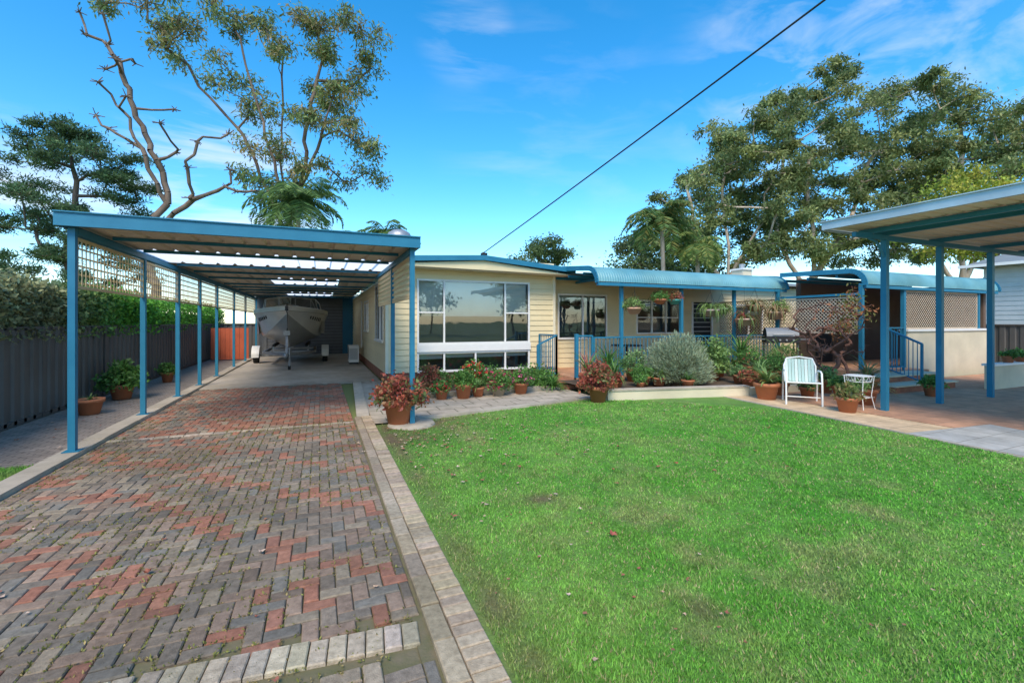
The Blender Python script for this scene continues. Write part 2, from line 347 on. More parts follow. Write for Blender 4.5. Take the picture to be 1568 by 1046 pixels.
# ---------------------------------------------------------------- helpers for buildings
def corr(mb,x0,x1,y0,y1,z,m,pitch=.2,amp=.03,z1=None):
    if z1 is None: z1=z
    xs=[];zs=[];x=x0
    while x<x1-1e-6:
        for dx,dz in((0,0),(pitch*.7,0),(pitch*.78,amp),(pitch*.92,amp)):
            if x+dx<=x1: xs.append(x+dx);zs.append(dz)
        x+=pitch
    n=len(xs); V=[(a,y0,z+b) for a,b in zip(xs,zs)]+[(a,y1,z1+b) for a,b in zip(xs,zs)]
    mb.add(V,[(i,i+1,n+i+1,n+i) for i in range(n-1)],m)
def siding(mb,axis,c,a0,a1,z0,z1,holes,out,m='cream_board',h=.15):
    z=z0
    while z<z1-.01:
        zt=min(z+h,z1); iv=[(a0,a1)]
        for (b0,b1,c0,c1) in holes:
            if min(zt,c1)-max(z,c0)>.5*(zt-z):
                nv=[]
                for (p,q) in iv:
                    if b0>p: nv.append((p,min(b0,q)))
                    if b1<q: nv.append((max(b1,p),q))
                iv=[t for t in nv if t[1]-t[0]>.005]
        for p,q in iv:
            pr=[(c+out*.026,z),(c+out*.006,zt),(c-out*.05,zt),(c-out*.05,z)]
            if axis=='x': V=[(t,yy,zz) for t in(p,q) for yy,zz in pr]
            else: V=[(yy,t,zz) for t in(p,q) for yy,zz in pr]
            mb.add(V,[(0,1,5,4),(3,0,4,7),(1,2,6,5),(0,3,2,1),(4,5,6,7)],m,tuple([rng.uniform(.96,1.03)]*3))
        z=zt
def window(mb,axis,c,out,a0,a1,z0,z1,mull=(),rails=(),fr=.05,blind=0,fm='white_paint'):
    def B(p,q,d0,d1,s,t,m):
        y0,y1=sorted((c+out*d0,c+out*d1))
        if axis=='x': mb.box(p,q,y0,y1,s,t,m)
        else: mb.box(y0,y1,p,q,s,t,m)
    B(a0-fr,a1+fr,-.04,.045,z1,z1+fr,fm); B(a0-fr,a1+fr,-.04,.07,z0-fr,z0,fm)
    B(a0-fr,a0,-.04,.043,z0,z1,fm); B(a1,a1+fr,-.04,.043,z0,z1,fm)
    for q in mull: B(q-.022,q+.022,-.03,.035,z0,z1,fm)
    for (p,q,zz) in rails: B(p,q,-.03,.03,zz-.018,zz+.018,fm)
    y_=c+out*.004
    mb.add([(a0,y_,z0),(a1,y_,z0),(a1,y_,z1),(a0,y_,z1)] if axis=='x' else [(y_,a0,z0),(y_,a1,z0),(y_,a1,z1),(y_,a0,z1)],[(0,1,2,3)],'glass')
    if blind:
        ed=sorted([a0]+list(mull)+[a1])
        for p,q in zip(ed[:-1],ed[1:]): B(p+.02,q-.02,-.10,-.095,z1-(z1-z0)*(blind+rng.uniform(-.03,.03)),z1,'blind')
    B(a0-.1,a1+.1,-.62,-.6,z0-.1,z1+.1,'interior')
def latt(mb,p0,p1,z0,z1,s,m,w=.025,diag=False,t=.012):
    p0=np.array(p0,float);p1=np.array(p1,float);L=np.linalg.norm(p1-p0);d=(p1-p0)/L;nn=np.array([-d[1],d[0]])*t*.55
    P=lambda a,z,o=0:(*(p0+d*a+nn*o),z)
    H=z1-z0
    if not diag:
        for a in np.arange(s/2,L,s): mb.add([P(a-w/2,z0,-1),P(a+w/2,z0,-1),P(a+w/2,z1,-1),P(a-w/2,z1,-1),P(a-w/2,z0,-2),P(a+w/2,z0,-2),P(a+w/2,z1,-2),P(a-w/2,z1,-2)],[(0,1,2,3),(4,5,6,7),(0,3,7,4),(1,2,6,5)],m)
        for z in np.arange(z0+s/2,z1,s): mb.add([P(0,z-w/2,1),P(L,z-w/2,1),P(L,z+w/2,1),P(0,z+w/2,1),P(0,z-w/2,2),P(L,z-w/2,2),P(L,z+w/2,2),P(0,z+w/2,2)],[(0,1,2,3),(4,5,6,7),(0,1,5,4),(3,2,6,7)],m)
    else:
        for sg in(1,-1):
            for a in np.arange(-H,L+H,s):
                A=np.array([a,z0]);B=np.array([a+sg*H,z1])
                t0,t1=0,1
                dx=B[0]-A[0]
                ta=(0-A[0])/dx;tb=(L-A[0])/dx
                t0=max(t0,min(ta,tb));t1=min(t1,max(ta,tb))
                if t1-t0<.03: continue
                a0=A+(B-A)*t0;b0=A+(B-A)*t1;w2=w*.7
                mb.add([P(a0[0]-w2,a0[1],sg),P(a0[0]+w2,a0[1],sg),P(b0[0]+w2,b0[1],sg),P(b0[0]-w2,b0[1],sg)],[(0,1,2,3)],m)
    for z in(z0,z1): mb.obox(P(0,z),P(L,z),.03,.035,m)
    for a in(0,L): mb.obox(P(a,z0),P(a,z1),.03,.035,m)

# ---------------------------------------------------------------- carport
cp=empty('carport')
mb=MB()
for y in(7.0,9.35,11.35,13.2,15.2,18,20.6,23.9): mb.box(-2.735,-2.665,y-.035,y+.035,0,2.71,'blue_paint'); mb.box(-2.78,-2.62,y-.07,y+.07,.07,.078,'blue_paint')
for y in(7.0,9.0): mb.box(1.265,1.335,y-.035,y+.035,0,2.71,'blue_paint')
mb.build('posts',cp)
mb=MB()
mb.box(-2.82,1.40,6.86,6.90,2.715,2.87,'blue_paint'); mb.box(-2.82,1.40,6.84,6.925,2.87,2.885,'blue_paint'); mb.box(-2.8,1.38,6.901,6.95,2.72,2.74,'blue_paint')
mb.box(-2.82,-2.78,6.90,24,2.72,2.86,'blue_paint')
mb.box(1.36,1.40,6.90,11.1,2.72,2.86,'blue_paint')
mb.box(-2.74,-2.66,7.04,24,2.64,2.715,'blue_paint'); mb.box(1.26,1.34,7.04,11.6,2.64,2.715,'blue_paint')
for y in(8.0,9.2,11.1,12.4,13.9,16.0,17.3,18.7,20.3,22.5,23.7): mb.box(-2.65,1.25 if y<11.5 else 1.5,y-.025,y+.025,2.735,2.78,'blue_paint')
mb.build('beams',cp)
mb=MB()
for a,b in((6.9,9.3),(11.0,14.0),(15.9,20.4),(22.4,24.2)): corr(mb,-2.78,1.5,a,b,2.785,'roof_under',.3,.035)
corr(mb,-2.78,1.5,9.3,11.0,2.785,'skylight',.3,.035)
for a,b in((14.0,15.9),(20.4,22.4)):
    corr(mb,-2.78,-1.28,a,b,2.785,'roof_under',.3,.035);corr(mb,-1.28,.52,a,b,2.785,'skylight',.3,.035);corr(mb,.52,1.5,a,b,2.785,'roof_under',.3,.035)
mb.build('roof_sheet',cp)
mb=MB(); latt(mb,(-2.70,7.05),(-2.70,23.5),2.02,2.60,.105,'lattice_cream',.022); mb.build('lattice_screen',cp)
mb=MB(); latt(mb,(1.30,7.05),(1.30,11.2),1.98,2.6,.09,'lattice_cream',.035); mb.build('side_lattice',cp)
mb=MB(); mb.lathe([(.12,0),(.12,.12),(.19,.13),(.2,.2),(.17,.26),(.1,.30),(0,.31)],'galv',(1.2,7.6,2.8),18); mb.build('roof_ventilator')
g=empty('garage')
mb=MB()
mb.box(-2.75,-2.3,24.2,24.35,0,2.9,'steel_grey'); mb.box(-2.3,1.05,24.2,24.35,2.45,2.9,'steel_grey')
for i in range(32): mb.box(-2.3,1.05,24.24+.012*(i%2),24.32,.03+i*.0755,.03+(i+1)*.0755,'steel_grey',(.8+.3*(i%2),)*3)
mb.box(1.05,1.9,24.17,24.35,0,2.9,'blue_paint',(.7,.8,.85)); mb.build('roller_door_wall',g)
mb=MB(); mb.box(-2.75,1.9,24.36,30,0,2.75,'steel_grey'); mb.box(-2.9,2,24.37,30.2,2.75,2.95,'roof_top'); mb.build('body',g)
mb=MB(); 
for i in range(8): mb.box(-4.1+i*.17,-3.94+i*.17,21.9,21.93,.05,1.35,'red_board')
mb.box(-4.1,-2.75,21.93,21.97,.3,.4,'red_board');mb.box(-4.1,-2.75,21.93,21.97,1.1,1.2,'red_board'); mb.build('side_gate')

# ---------------------------------------------------------------- house
h=empty('weatherboard_house')
mb=MB()
holes=[(2.36,5.47,1.04,2.67),(2.36,5.47,.30,.80)]
siding(mb,'x',11.8,1.55,6.31,.3,3.3,holes,-1)
siding(mb,'y',1.55,11.86,24.2,.3,2.78,[(12.3,14.0,1.1,2.65),(16.2,17.6,1.3,2.3)],-1)
siding(mb,'y',6.31,11.86,12.3,.3,3.1,[],1)
siding(mb,'x',12.3,6.34,13.6,.2,2.95,[(6.75,8.45,1.1,2.42),(9.7,11.5,1.2,2.3),(12.1,12.95,.2,2.25)],-1)
siding(mb,'x',12.36,13.6,21,.2,2.95,[(14.2,15.6,1.1,2.2)],-1)
mb.box(1.52,1.59,11.765,11.84,.3,3.1,'cream_trim'); mb.box(6.27,6.35,11.765,11.84,.3,3.1,'cream_trim')
mb.box(1.57,6.29,11.82,11.9,0,.3,'rust_brick'); mb.box(1.57,1.65,11.9,24.1,0,.3,'rust_brick')
mb.build('walls',h)
mb=MB(); mb.box(1.7,6.25,12.45,24,.0,.3,'dark'); mb.box(1.7,20.8,12.99,13.05,.0,2.97,'interior');mb.box(20.9,21,12.45,20,0,2.97,'cream_board'); mb.build('inner_walls',h)
mb=MB()
window(mb,'x',11.8,-1,2.36,5.47,1.06,2.67,(3.03,4.77),((2.36,3.03,1.85),(4.77,5.47,1.85)),blind=.55)
window(mb,'x',11.8,-1,2.36,5.47,.33,.77,(3.03,4.77,3.9),(),blind=.3)
mb.box(2.30,5.53,11.72,11.78,.82,1.01,'white_paint')
window(mb,'y',1.55,-1,12.3,14.0,1.1,2.65,(13.1,),(),blind=.4)
window(mb,'y',1.55,-1,16.2,17.6,1.3,2.3,(16.9,),(),blind=.4)
window(mb,'x',12.3,-1,6.75,8.45,1.12,2.42,(7.6,),(),blind=.12)
window(mb,'x',12.3,-1,9.7,11.5,1.25,2.3,(10.3,10.9),((9.7,11.5,1.75),),fr=.05)
window(mb,'x',12.36,-1,14.2,15.6,1.1,2.2,(14.9,),(),blind=.3)
mb.box(12.1,12.95,12.3,12.34,.2,2.25,'dark'); 
for zz in np.arange(.3,2.25,.16): mb.box(12.12,12.93,12.28,12.295,zz,zz+.015,'white_paint')
mb.box(12.03,12.1,12.25,12.34,.2,2.3,'white_paint');mb.box(12.95,13.02,12.25,12.34,.2,2.3,'white_paint')
mb.build('windows',h)
mb=MB()
xl,xr,xm=1.2,6.65,3.95; zl,zr,zm=3.16,3.10,3.32
V=[(xl,11.2,zl),(xm,11.2,zm),(xr,11.2,zr),(xl,24,zl),(xm,24,zm),(xr,24,zr)]
mb.add(V,[(0,1,4,3),(1,2,5,4)],'teal_roof')
V=[(xl,11.25,zl-.17),(xr,11.25,zr-.17),(xl,11.85,zl-.17),(xr,11.85,zr-.17)]; mb.add(V,[(0,1,3,2)],'cream_trim')
for a,b in(((xl,11.18,zl-.05),(xm,11.18,zm-.05)),((xm,11.18,zm-.05),(xr,11.18,zr-.05))): mb.obox(a,b,.04,.13,'blue_paint')
V=[(xl+.05,11.24,zl-.17),(xm,11.24,zm-.12),(xr-.05,11.24,zr-.17)];mb.add(V,[(0,1,2)],'cream_board')
mb.obox((xl,11.2,zl-.08),(xl,24,zl-.08),.1,.11,'blue_paint'); mb.obox((xr,11.2,zr-.06),(xr,12.1,zr-.06),.1,.11,'blue_paint')
mb.box(6.66,21.2,11.95,20,2.98,3.08,'roof_top')
mb.build('roof',h)
mb=MB(); mb.tube([(xm,11.3,zm-.02),(xm,11.3,zm+.12)],.02,'galv'); mb.box(xm-.05,xm+.1,11.24,11.36,zm+.03,zm+.09,'dark')
mb.build('service_bracket',h)
def bullnose(mb,x0,x1,yf,yb,zl,zt,zb,m,R=.45,edge=True,pitch=.076):
    prof=[]
    for a in np.linspace(0,85,9): a=radians(a); prof.append((yf+R*(1-cos(a)),zl+ (zt-zl)*sin(a)))
    prof.append((yb,zb))
    P=np.array(prof); T=np.gradient(P,axis=0); T/=np.linalg.norm(T,axis=1,keepdims=True); Nn=np.stack([-T[:,1],T[:,0]],1)
    xs=np.arange(x0,x1+.001,pitch/4); n=len(xs); off=.011*np.cos(2*pi*(xs-x0)/pitch)
    V=np.stack([np.broadcast_to(xs[:,None],(n,len(P))),P[None,:,0]+off[:,None]*Nn[None,:,0],P[None,:,1]+off[:,None]*Nn[None,:,1]],-1)
    idx=np.arange(n*len(P)).reshape(n,len(P)); F=np.stack([idx[:-1,:-1],idx[1:,:-1],idx[1:,1:],idx[:-1,1:]],-1).reshape(-1,4)
    mb.add(V.reshape(-1,3),F,m,(1,1,1),True)
    if edge:
        for xx in(x0-.02,x1+.02):
            for i in range(len(P)-1):
                a=(xx,P[i,0],P[i,1]-.03);b=(xx,P[i+1,0],P[i+1,1]-.03); mb.obox(a,b,.03,.13,'blue_paint')
    mb.box(x0,x1,yf+.0,yf+.05,zl-.1,zl-.02,'blue_paint')
v=empty('verandah')
mb=MB(); bullnose(mb,6.4,13.3,9.65,11.9,2.62,3.02,3.2,'teal_roof'); mb.build('bullnose_roof',v)
mb=MB()
for x in(7.3,9.33,11.35,13.2): mb.box(x-.04,x+.04,9.86,9.94,.15,2.66,'blue_paint')
for y in(10.4,11.2,11.9): mb.box(6.45,13.25,y-.02,y+.02,2.85,2.92,'blue_paint')
for x in(7.3,9.33,11.35,13.2): mb.box(x-.02,x+.02,9.95,12.2,2.78,2.85,'blue_paint')
mb.build('posts',v)
mb=MB(); mb.box(5.9,13.6,9.82,12.28,.0,.2,'patio'); mb.box(5.3,5.9,9.9,11.7,0,.12,'rust_brick'); mb.box(5.4,6.4,9.4,9.8,0,.11,'rust_brick'); mb.build('deck',v)
def railing(mb,p0,p1,zb,zt,s=.12,m='blue_paint',zb1=None,zt1=None):
    zb1=zb if zb1 is None else zb1; zt1=zt if zt1 is None else zt1
    p0=np.array(p0,float);p1=np.array(p1,float);L=np.linalg.norm(p1-p0)
    mb.obox((*p0,zt),(*p1,zt1),.05,.035,m); mb.obox((*p0,zb+.1),(*p1,zb1+.1),.03,.03,m)
    n=int(L/s)
    for i in range(1,n):
        q=p0+(p1-p0)*i/n;za=zb+(zb1-zb)*i/n;zc=zt+(zt1-zt)*i/n
        mb.obox((*q,za+.1),(*q,zc),.014,.014,m)
    for q,a,b in((p0,zb,zt),(p1,zb1,zt1)): mb.obox((*q,a),(*q,b),.045,.045,m)
mb=MB()
railing(mb,(6.45,9.9),(13.15,9.9),.2,1.2); railing(mb,(5.95,9.9),(6.4,9.9),.1,1.25,.1); mb.box(5.9,5.98,9.86,9.94,0,1.3,'blue_paint')
railing(mb,(5.2,10.6),(5.75,10.6),0,1.0,.1,zb1=.15,zt1=1.25); railing(mb,(5.75,10.6),(5.75,11.6),.15,1.25,.11)
mb.build('railing',v)
s=empty('patio_shelter')
mb=MB(); bullnose(mb,12.95,19.7,7.25,9.6,2.58,2.98,3.05,'teal_roof',R=.4); mb.build('bullnose_roof',s)
mb=MB()
for x,y in((12.95,7.35),(14.8,7.35),(18.7,7.35),(12.95,9.7)): mb.box(x-.045,x+.045,y-.045,y+.045,0,2.6,'blue_paint')
for y in(8,8.8,9.5): mb.box(13,19.6,y-.03,y+.03,2.8,2.88,'blue_paint')
mb.build('posts',s)
mb=MB(); latt(mb,(12.95,7.45),(12.95,9.6),1.3,2.25,.1,'lattice_brown',.022,True); latt(mb,(14.85,7.35),(18.65,7.35),1.42,2.45,.1,'lattice_brown',.022,True)
latt(mb,(13.3,9.9),(13.3,12.2),.3,2.3,.1,'lattice_brown',.022,True)
mb.box(12.9,13,7.4,9.6,2.3,2.36,'blue_paint')
mb.build('lattice_panels',s)
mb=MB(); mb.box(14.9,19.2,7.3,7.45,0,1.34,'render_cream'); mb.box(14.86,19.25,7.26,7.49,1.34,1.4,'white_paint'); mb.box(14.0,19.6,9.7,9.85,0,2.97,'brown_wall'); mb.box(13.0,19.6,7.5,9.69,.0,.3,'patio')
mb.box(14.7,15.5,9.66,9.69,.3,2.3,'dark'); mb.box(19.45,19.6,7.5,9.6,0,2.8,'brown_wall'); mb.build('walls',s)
mb=MB(); mb.box(11.6,14.0,5.9,6.3,.04,.17,'rust_brick'); mb.box(11.7,14.2,6.3,6.8,.04,.32,'rust_brick'); mb.box(11.55,14.05,5.86,6.3,.17,.2,'render_cream');mb.box(11.65,14.2,6.27,6.8,.32,.35,'render_cream')
mb.box(12.6,14.85,6.8,7.5,.04,.35,'patio'); mb.build('steps',s)
mb=MB(); railing(mb,(12.6,5.9),(13.1,6.9),.15,1.1,.12,zb1=.35,zt1=1.45); railing(mb,(13.1,6.9),(13.9,6.9),.35,1.45,.12); mb.build('handrail',s)
mb=MB(); mb.box(14.3,20.5,5.35,5.5,0,.58,'render_cream'); mb.box(14.27,20.5,5.31,5.54,.58,.63,'white_paint'); mb.build('low_wall')

# ---------------------------------------------------------------- right awning
p=empty('patio_awning')
mb=MB()
for x in(9.2,10.95,12.85): mb.box(x-.045,x+.045,4.8,4.89,.04,3.04,'blue_paint')
for y in(1.8,-1.2): mb.box(12.8,12.9,y-.045,y+.045,.04,3.04,'blue_paint')
mb.tube([(9.2,4.84,2.7),(8.95,4.84,3.0),(8.7,4.84,3.05)],.02,'blue_paint')
mb.build('posts',p)
mb=MB()
for x in(8.75,9.2,10.95,12.85,14.5): mb.box(x-.03,x+.03,-1.5,5.0,3.12,3.2,'blue_paint')
mb.box(8.3,15,4.8,4.86,3.04,3.12,'blue_paint')
mb.box(8.3,15,1.77,1.83,3.04,3.12,'blue_paint')
mb.build('beams',p)
mb=MB(); 
V=[];ys=[];zs=[];y=-1.6
while y<5.2:
    for dy,dz in((0,0),(.14,0),(.156,.03),(.184,.03)): ys.append(y+dy);zs.append(dz)
    y+=.2
V=[(8.15,a,3.215+b) for a,b in zip(ys,zs)]+[(15.2,a,3.215+b) for a,b in zip(ys,zs)]; n=len(ys)
mb.add(V,[(i,i+1,n+i+1,n+i) for i in range(n-1)],'roof_under')
mb.box(8.08,8.14,-1.6,5.22,3.2,3.33,'roof_top',(1.3,1.5,1.6)); mb.box(8.14,15.2,5.2,5.24,3.19,3.32,'roof_top',(1.3,1.5,1.6))
mb.box(8.05,8.17,-1.6,5.24,3.33,3.345,'roof_top',(1.3,1.5,1.6))
mb.build('roof_sheet',p)

# ---------------------------------------------------------------- fences, hedge, neighbour
def fence(name,p0,p1,H):
    mb=MB(); p0=np.array(p0,float);p1=np.array(p1,float);L=np.linalg.norm(p1-p0);d=(p1-p0)/L;nn=np.array([-d[1],d[0]])
    a=0;pts=[]
    while a<L:
        for da,o in((0,0),(.10,0),(.125,.03),(.20,.03),(.225,0)): pts.append((a+da,o))
        a+=.25
    n=len(pts);V=[(*(p0+d*a+nn*o),z) for z in(.03,H) for a,o in pts]
    mb.add(V,[(i,i+1,n+i+1,n+i) for i in range(n-1)],'fence_metal')
    mb.obox((*p0,H),(*p1,H),.06,.05,'fence_metal'); mb.obox((*p0,.05),(*p1,.05),.06,.08,'fence_metal')
    for a in np.arange(0,L,2.4): q=p0+d*a; mb.obox((*q,0),(*q,H+.03),.07,.07,'fence_metal')
    return mb.build(name)
fence('metal_fence',(-4.3,24.5),(-4.3,-2),1.5)
fence('metal_fence',(21.2,16),(21.2,-4),1.5)
fence('metal_fence',(-4.3,24.5),(-2.75,24.5),1.5)
mb=MB()
mb.box(-5.6,-4.62,-2,26,0,1.9,'soil',(.3,.6,.3))
n=60000; yy=rng.uniform(-1,26,n); yy=np.where(rng.random(n)<.6,rng.uniform(5,16,n),yy)
face=rng.random(n); top=face<.35
xx=np.where(top,rng.uniform(-5.6,-4.4,n),-4.42+rng.normal(0,.09,n)); hz=2.08+.30*vnoise(xx,yy,.9,31,4)
zz=np.where(top,hz+rng.normal(0,.08,n),1.3+(hz-1.3)*rng.random(n))
c=np.stack([xx,yy,zz],1)
front=np.clip((13.5-yy)/3,0,1)[:,None]
D=rdir(n);S=np.cross(D,rdir(n));S/=np.linalg.norm(S,axis=1,keepdims=True)
col=(np.array([.23,.24,.12])*front+np.array([.11,.28,.035])*(1-front))*rng.uniform(.4,1.5,(n,1))*(.5+vnoise(yy,zz,2.5,77,3))[:,None]
k=rng.uniform(.6,1.3,(n,1)); mb.leaves(c,D*.09*k,S*.026*k,'leaf',col)
mb.build('hedge')
nb=empty('neighbour_house')
mb=MB(); siding(mb,'y',27,2,10.4,.5,4.1,[(6.2,8.2,2.2,3.4)],-1,'neighbour_board',.2); mb.box(27.7,37,2,10.4,0,4.05,'neighbour_board'); mb.box(27.0,27.05,2,10.4,0,.5,'rust_brick'); mb.build('walls',nb)
mb=MB(); window(mb,'y',27,-1,6.2,8.2,2.2,3.4,(7.2,)); mb.build('window',nb)
mb=MB(); mb.add([(26.4,1.5,4.05),(26.4,11,4.05),(32,11,5.2),(32,1.5,5.2),(37.6,1.5,4.05),(37.6,11,4.05)],[(0,1,2,3),(3,2,5,4),(1,5,2),(0,3,4)],'roof_top'); mb.box(26.3,26.4,1.5,11,3.98,4.1,'white_paint'); mb.build('roof',nb)

# ---------------------------------------------------------------- power line
mb=MB(); A=np.array([3.97,11.3,3.42]);B=np.array([5.14,3.25,5.16]); pts=[]
for t in np.linspace(0,2.6,50):
    q=A+(B-A)*t; q[2]-=.16*4*(t/2.6)*(1-t/2.6); q[2]+=.16*4*(1/2.6)*(1-1/2.6)*min(t,1); pts.append(tuple(q))
mb.tube(pts,.012,'dark',6); mb.build('power_line')

# ---------------------------------------------------------------- trees
def make_tree(name,loc,stems,clusters,bark,leafcols,subs=9,per=60,ln=.32,wd=.05,droop=.5,rt=.022,step=.9,lift=.12,wob=.12,spread=.34,flat=.8,expo=.5,leafless=False,rot=YAW):
    nodes=[];par=[]
    def addn(p,q): nodes.append(np.array(p,float));par.append(q);return len(nodes)-1
    def near(p):
        P=np.array(nodes);d=np.linalg.norm(P-p,axis=1)+1.2*np.maximum(0,P[:,2]-p[2]+.1)
        return int(np.argmin(d))
    def path(i,tgt,step,lift,wob):
        p0=nodes[i];tgt=np.array(tgt,float);L=np.linalg.norm(tgt-p0);n=max(1,int(L/step))
        mid=(p0+tgt)/2; mid[2]-=lift*L*.5; mid+=rng.normal(0,wob*L*.4,3)*np.array([1,1,.4]); cur=i
        for k in range(1,n+1):
            t=k/n; q=(1-t)**2*p0+2*t*(1-t)*mid+t*t*tgt
            if k<n: q=q+rng.normal(0,wob*step*.5,3)
            cur=addn(q,cur)
        return cur
    for si,st in enumerate(stems):
        i=addn(st[0],-1) if si==0 else near(np.array(st[0],float))
        for q in st[1:]: i=path(i,q,step,0,wob)
    cen=[];spr=[]
    P=np.array(nodes)
    cl=sorted(clusters,key=lambda c:np.min(np.linalg.norm(P-np.array(c[:3]),axis=1)))
    for c in cl:
        ct=np.array(c[:3],float);r=c[3]
        i=path(near(ct),ct,step,lift,wob)
        for _ in range(subs):
            o=rng.normal(size=3);o/=np.linalg.norm(o);o=o*r*rng.uniform(.45,1.0)*np.array([1,1,flat])
            if o[2]<0:o[2]*=.6
            t=ct+o
            j=path(i,t,step*.8,.1,wob)
            cen.append(nodes[j]);spr.append(r*spread)
    cnt=np.zeros(len(nodes));ch=np.zeros(len(nodes))
    for k in range(len(nodes)-1,0,-1):
        if ch[k]==0: cnt[k]=1
        if par[k]>=0: cnt[par[k]]+=cnt[k];ch[par[k]]+=1
    R=rt*np.maximum(cnt,1)**expo
    P=np.array(nodes);pa=np.array(par);k=np.where(pa>=0)[0]
    mb=MB(); R0=np.minimum(R[pa[k]],R[k]*1.35); mb.segs(P[pa[k]],P[k],R0,R[k],bark,6)
    if not leafless: foliage(mb,np.array(cen),np.array(spr),per,ln,wd,leafcols,droop)
    return mb.build(name,loc=loc,rot=rot)
def inpoly(x,y,poly):
    c=False;n=len(poly);j=n-1
    for i in range(n):
        xi,yi=poly[i];xj,yj=poly[j]
        if (yi>y)!=(yj>y) and x<(xj-xi)*(y-yi)/(yj-yi)+xi: c=not c
        j=i
    return c
def crown(poly,sc,n,rmin,rmax,depth,pk=.42):
    xs=[q[0] for q in poly];ys=[q[1] for q in poly];out=[];tries=0
    while len(out)<n and tries<6000:
        tries+=1;x=rng.uniform(min(xs),max(xs));y=rng.uniform(min(ys),max(ys))
        if not inpoly(x,y,poly): continue
        v=rng.uniform(-depth,depth); c=(x*sc,v,1.6+y*sc,rng.uniform(rmin,rmax))
        if any((c[0]-o[0])**2+(c[2]-o[2])**2+(.5*(c[1]-o[1]))**2<(pk*(c[3]+o[3]))**2 for o in out): continue
        out.append(c)
    return out
gum=[(.14,.185,.07),(.175,.21,.08),(.11,.15,.055),(.21,.235,.09)]
k=.0488
cl=[(-240,470),(-200,465),(-150,440),(-175,405),(-105,455),(-60,440),(-120,395),(-30,470),(30,455),(70,450),(100,440),(115,395),(50,400),(10,375),(60,345),(90,330),(25,310),(60,285),(100,270),(110,235),(70,240),(0,250),(-40,235),(-60,350),(-90,350),(125,415),(80,370),(-30,320),(35,235),(130,265),(-50,200),(85,300),(40,440),(-80,480),(60,420),(-10,420),(-150,480),(0,200),(-40,270),(95,350),(-200,430)]
L=[]
for x,y in cl:
    for _ in range(2): L.append(((x+rng.normal(0,10))*k,rng.uniform(-2.2,2.2),1.6+(y+rng.normal(0,9))*k,rng.uniform(.7,1.15)))
stems=[[(0,0,0),(0,0,7),(-5*k,0,1.6+190*k)],[(0,0,8),(-60*k,.6,1.6+260*k),(-150*k,1,1.6+370*k),(-190*k,1.2,1.6+440*k)],[(0,0,9),(-30*k,-.6,1.6+300*k),(-60*k,-1,1.6+420*k)],
 [(0,0,9.5),(20*k,.5,1.6+280*k),(50*k,1,1.6+430*k)],[(0,0,9),(50*k,-.5,1.6+260*k),(90*k,-1,1.6+370*k)],[(-5*k,0,9),(-20*k,1,1.6+300*k),(-10*k,.5,1.6+440*k)]]
make_tree('eucalyptus_tree',(-2.2,37.8,0),stems,L,'bark_grey',[(.15,.20,.07),(.20,.22,.08),(.11,.15,.055),(.25,.20,.09)],subs=8,per=32,ln=.36,wd=.05,droop=.8,rt=.0125,expo=.47,spread=.34,wob=.16)
k=.043
tp=[(-130,483),(-75,465),(-85,430),(-60,350),(-45,390),(-10,380),(-80,310),(5,340),(30,290),(105,290),(90,215),(145,205),(60,230),(-100,400),(-20,330),(-60,290),(20,265),(100,240),(75,270),(-110,440),(50,190),(125,198),(-30,270)]
L=[(x*k,rng.uniform(-1.5,1.5),1.6+y*k,.55) for x,y in tp]
stems=[[(5*k,0,0),(0,0,4),(-8*k,.2,1.6+160*k),(-5*k,.3,1.6+250*k),(-40*k,.3,1.6+330*k),(-70*k,.2,1.6+410*k)],[(0,0,1.6+130*k),(50*k,.4,1.6+190*k),(85*k,.6,1.6+205*k),(145*k,.6,1.6+205*k)],[(-5*k,0,1.6+200*k),(-30*k,-.5,1.6+290*k),(-55*k,-.7,1.6+340*k)]]
make_tree('dead_tree',(-9.9,36.7,0),stems,L,'bark_grey',gum,subs=9,leafless=True,rt=.024,expo=.46,wob=.38,step=.6,lift=.2)
k=.043;L=[]
for y,w in((50,100),(70,105),(95,105),(120,100),(145,112),(170,100),(192,90),(215,98),(240,85),(262,75),(283,45)):
    for _ in range(9):
        x=rng.uniform(-w,w); L.append(((x)*k,rng.uniform(-2.5,2.5),1.6+(y+rng.normal(0,6)+abs(x)*.05)*k,rng.uniform(.6,.95)))
make_tree('pine_tree',(-15.4,39.1,0),[[(0,0,0),(.1,0,6),(.2,0,1.6+280*k)]],L,'bark_dark',[(.06,.11,.05),(.08,.135,.055),(.05,.09,.04)],subs=9,per=46,ln=.28,wd=.034,droop=-.3,rt=.0095,flat=.3,spread=.28,lift=.0)
k=.0545
Q=[('eucalyptus_tree',(31.15,28.1,0),[(-90,93),(-80,208),(-40,238),(-25,288),(15,303),(55,288),(90,243),(100,163),(90,93)],50),
   ('eucalyptus_tree',(37.7,25.3,0),[(-110,93),(-100,193),(-80,273),(-75,343),(-30,368),(20,363),(55,386),(105,383),(130,343),(150,273),(160,163),(150,93)],84),
   ('eucalyptus_tree',(49.2,20.45,0),[(-110,110),(-95,293),(-90,353),(-50,358),(-10,338),(40,333),(75,350),(150,353),(180,243),(170,143),(10,100)],82)]
for nm,loc,poly,n in Q:
    cs=crown(poly,k,n,1.0,1.75,4,.46)
    st=[[(0,0,0),(.3,0,6),(.5,.3,10)],[(.2,0,4),(-2.5,.5,9),(-3,.5,13)],[(.3,0,5),(3,-.5,10),(4,-.6,14)],[(.5,0,9),(.2,0,16)]]
    make_tree(nm,loc,st,cs,'bark_pale',gum,subs=8,per=92,ln=.30,wd=.058,droop=.5,rt=.014,spread=.22,flat=.55)
cs=crown([(-60,70),(-50,108),(-10,133),(40,148),(70,150),(110,100),(110,70)],.0646,22,1.2,2.0,2)
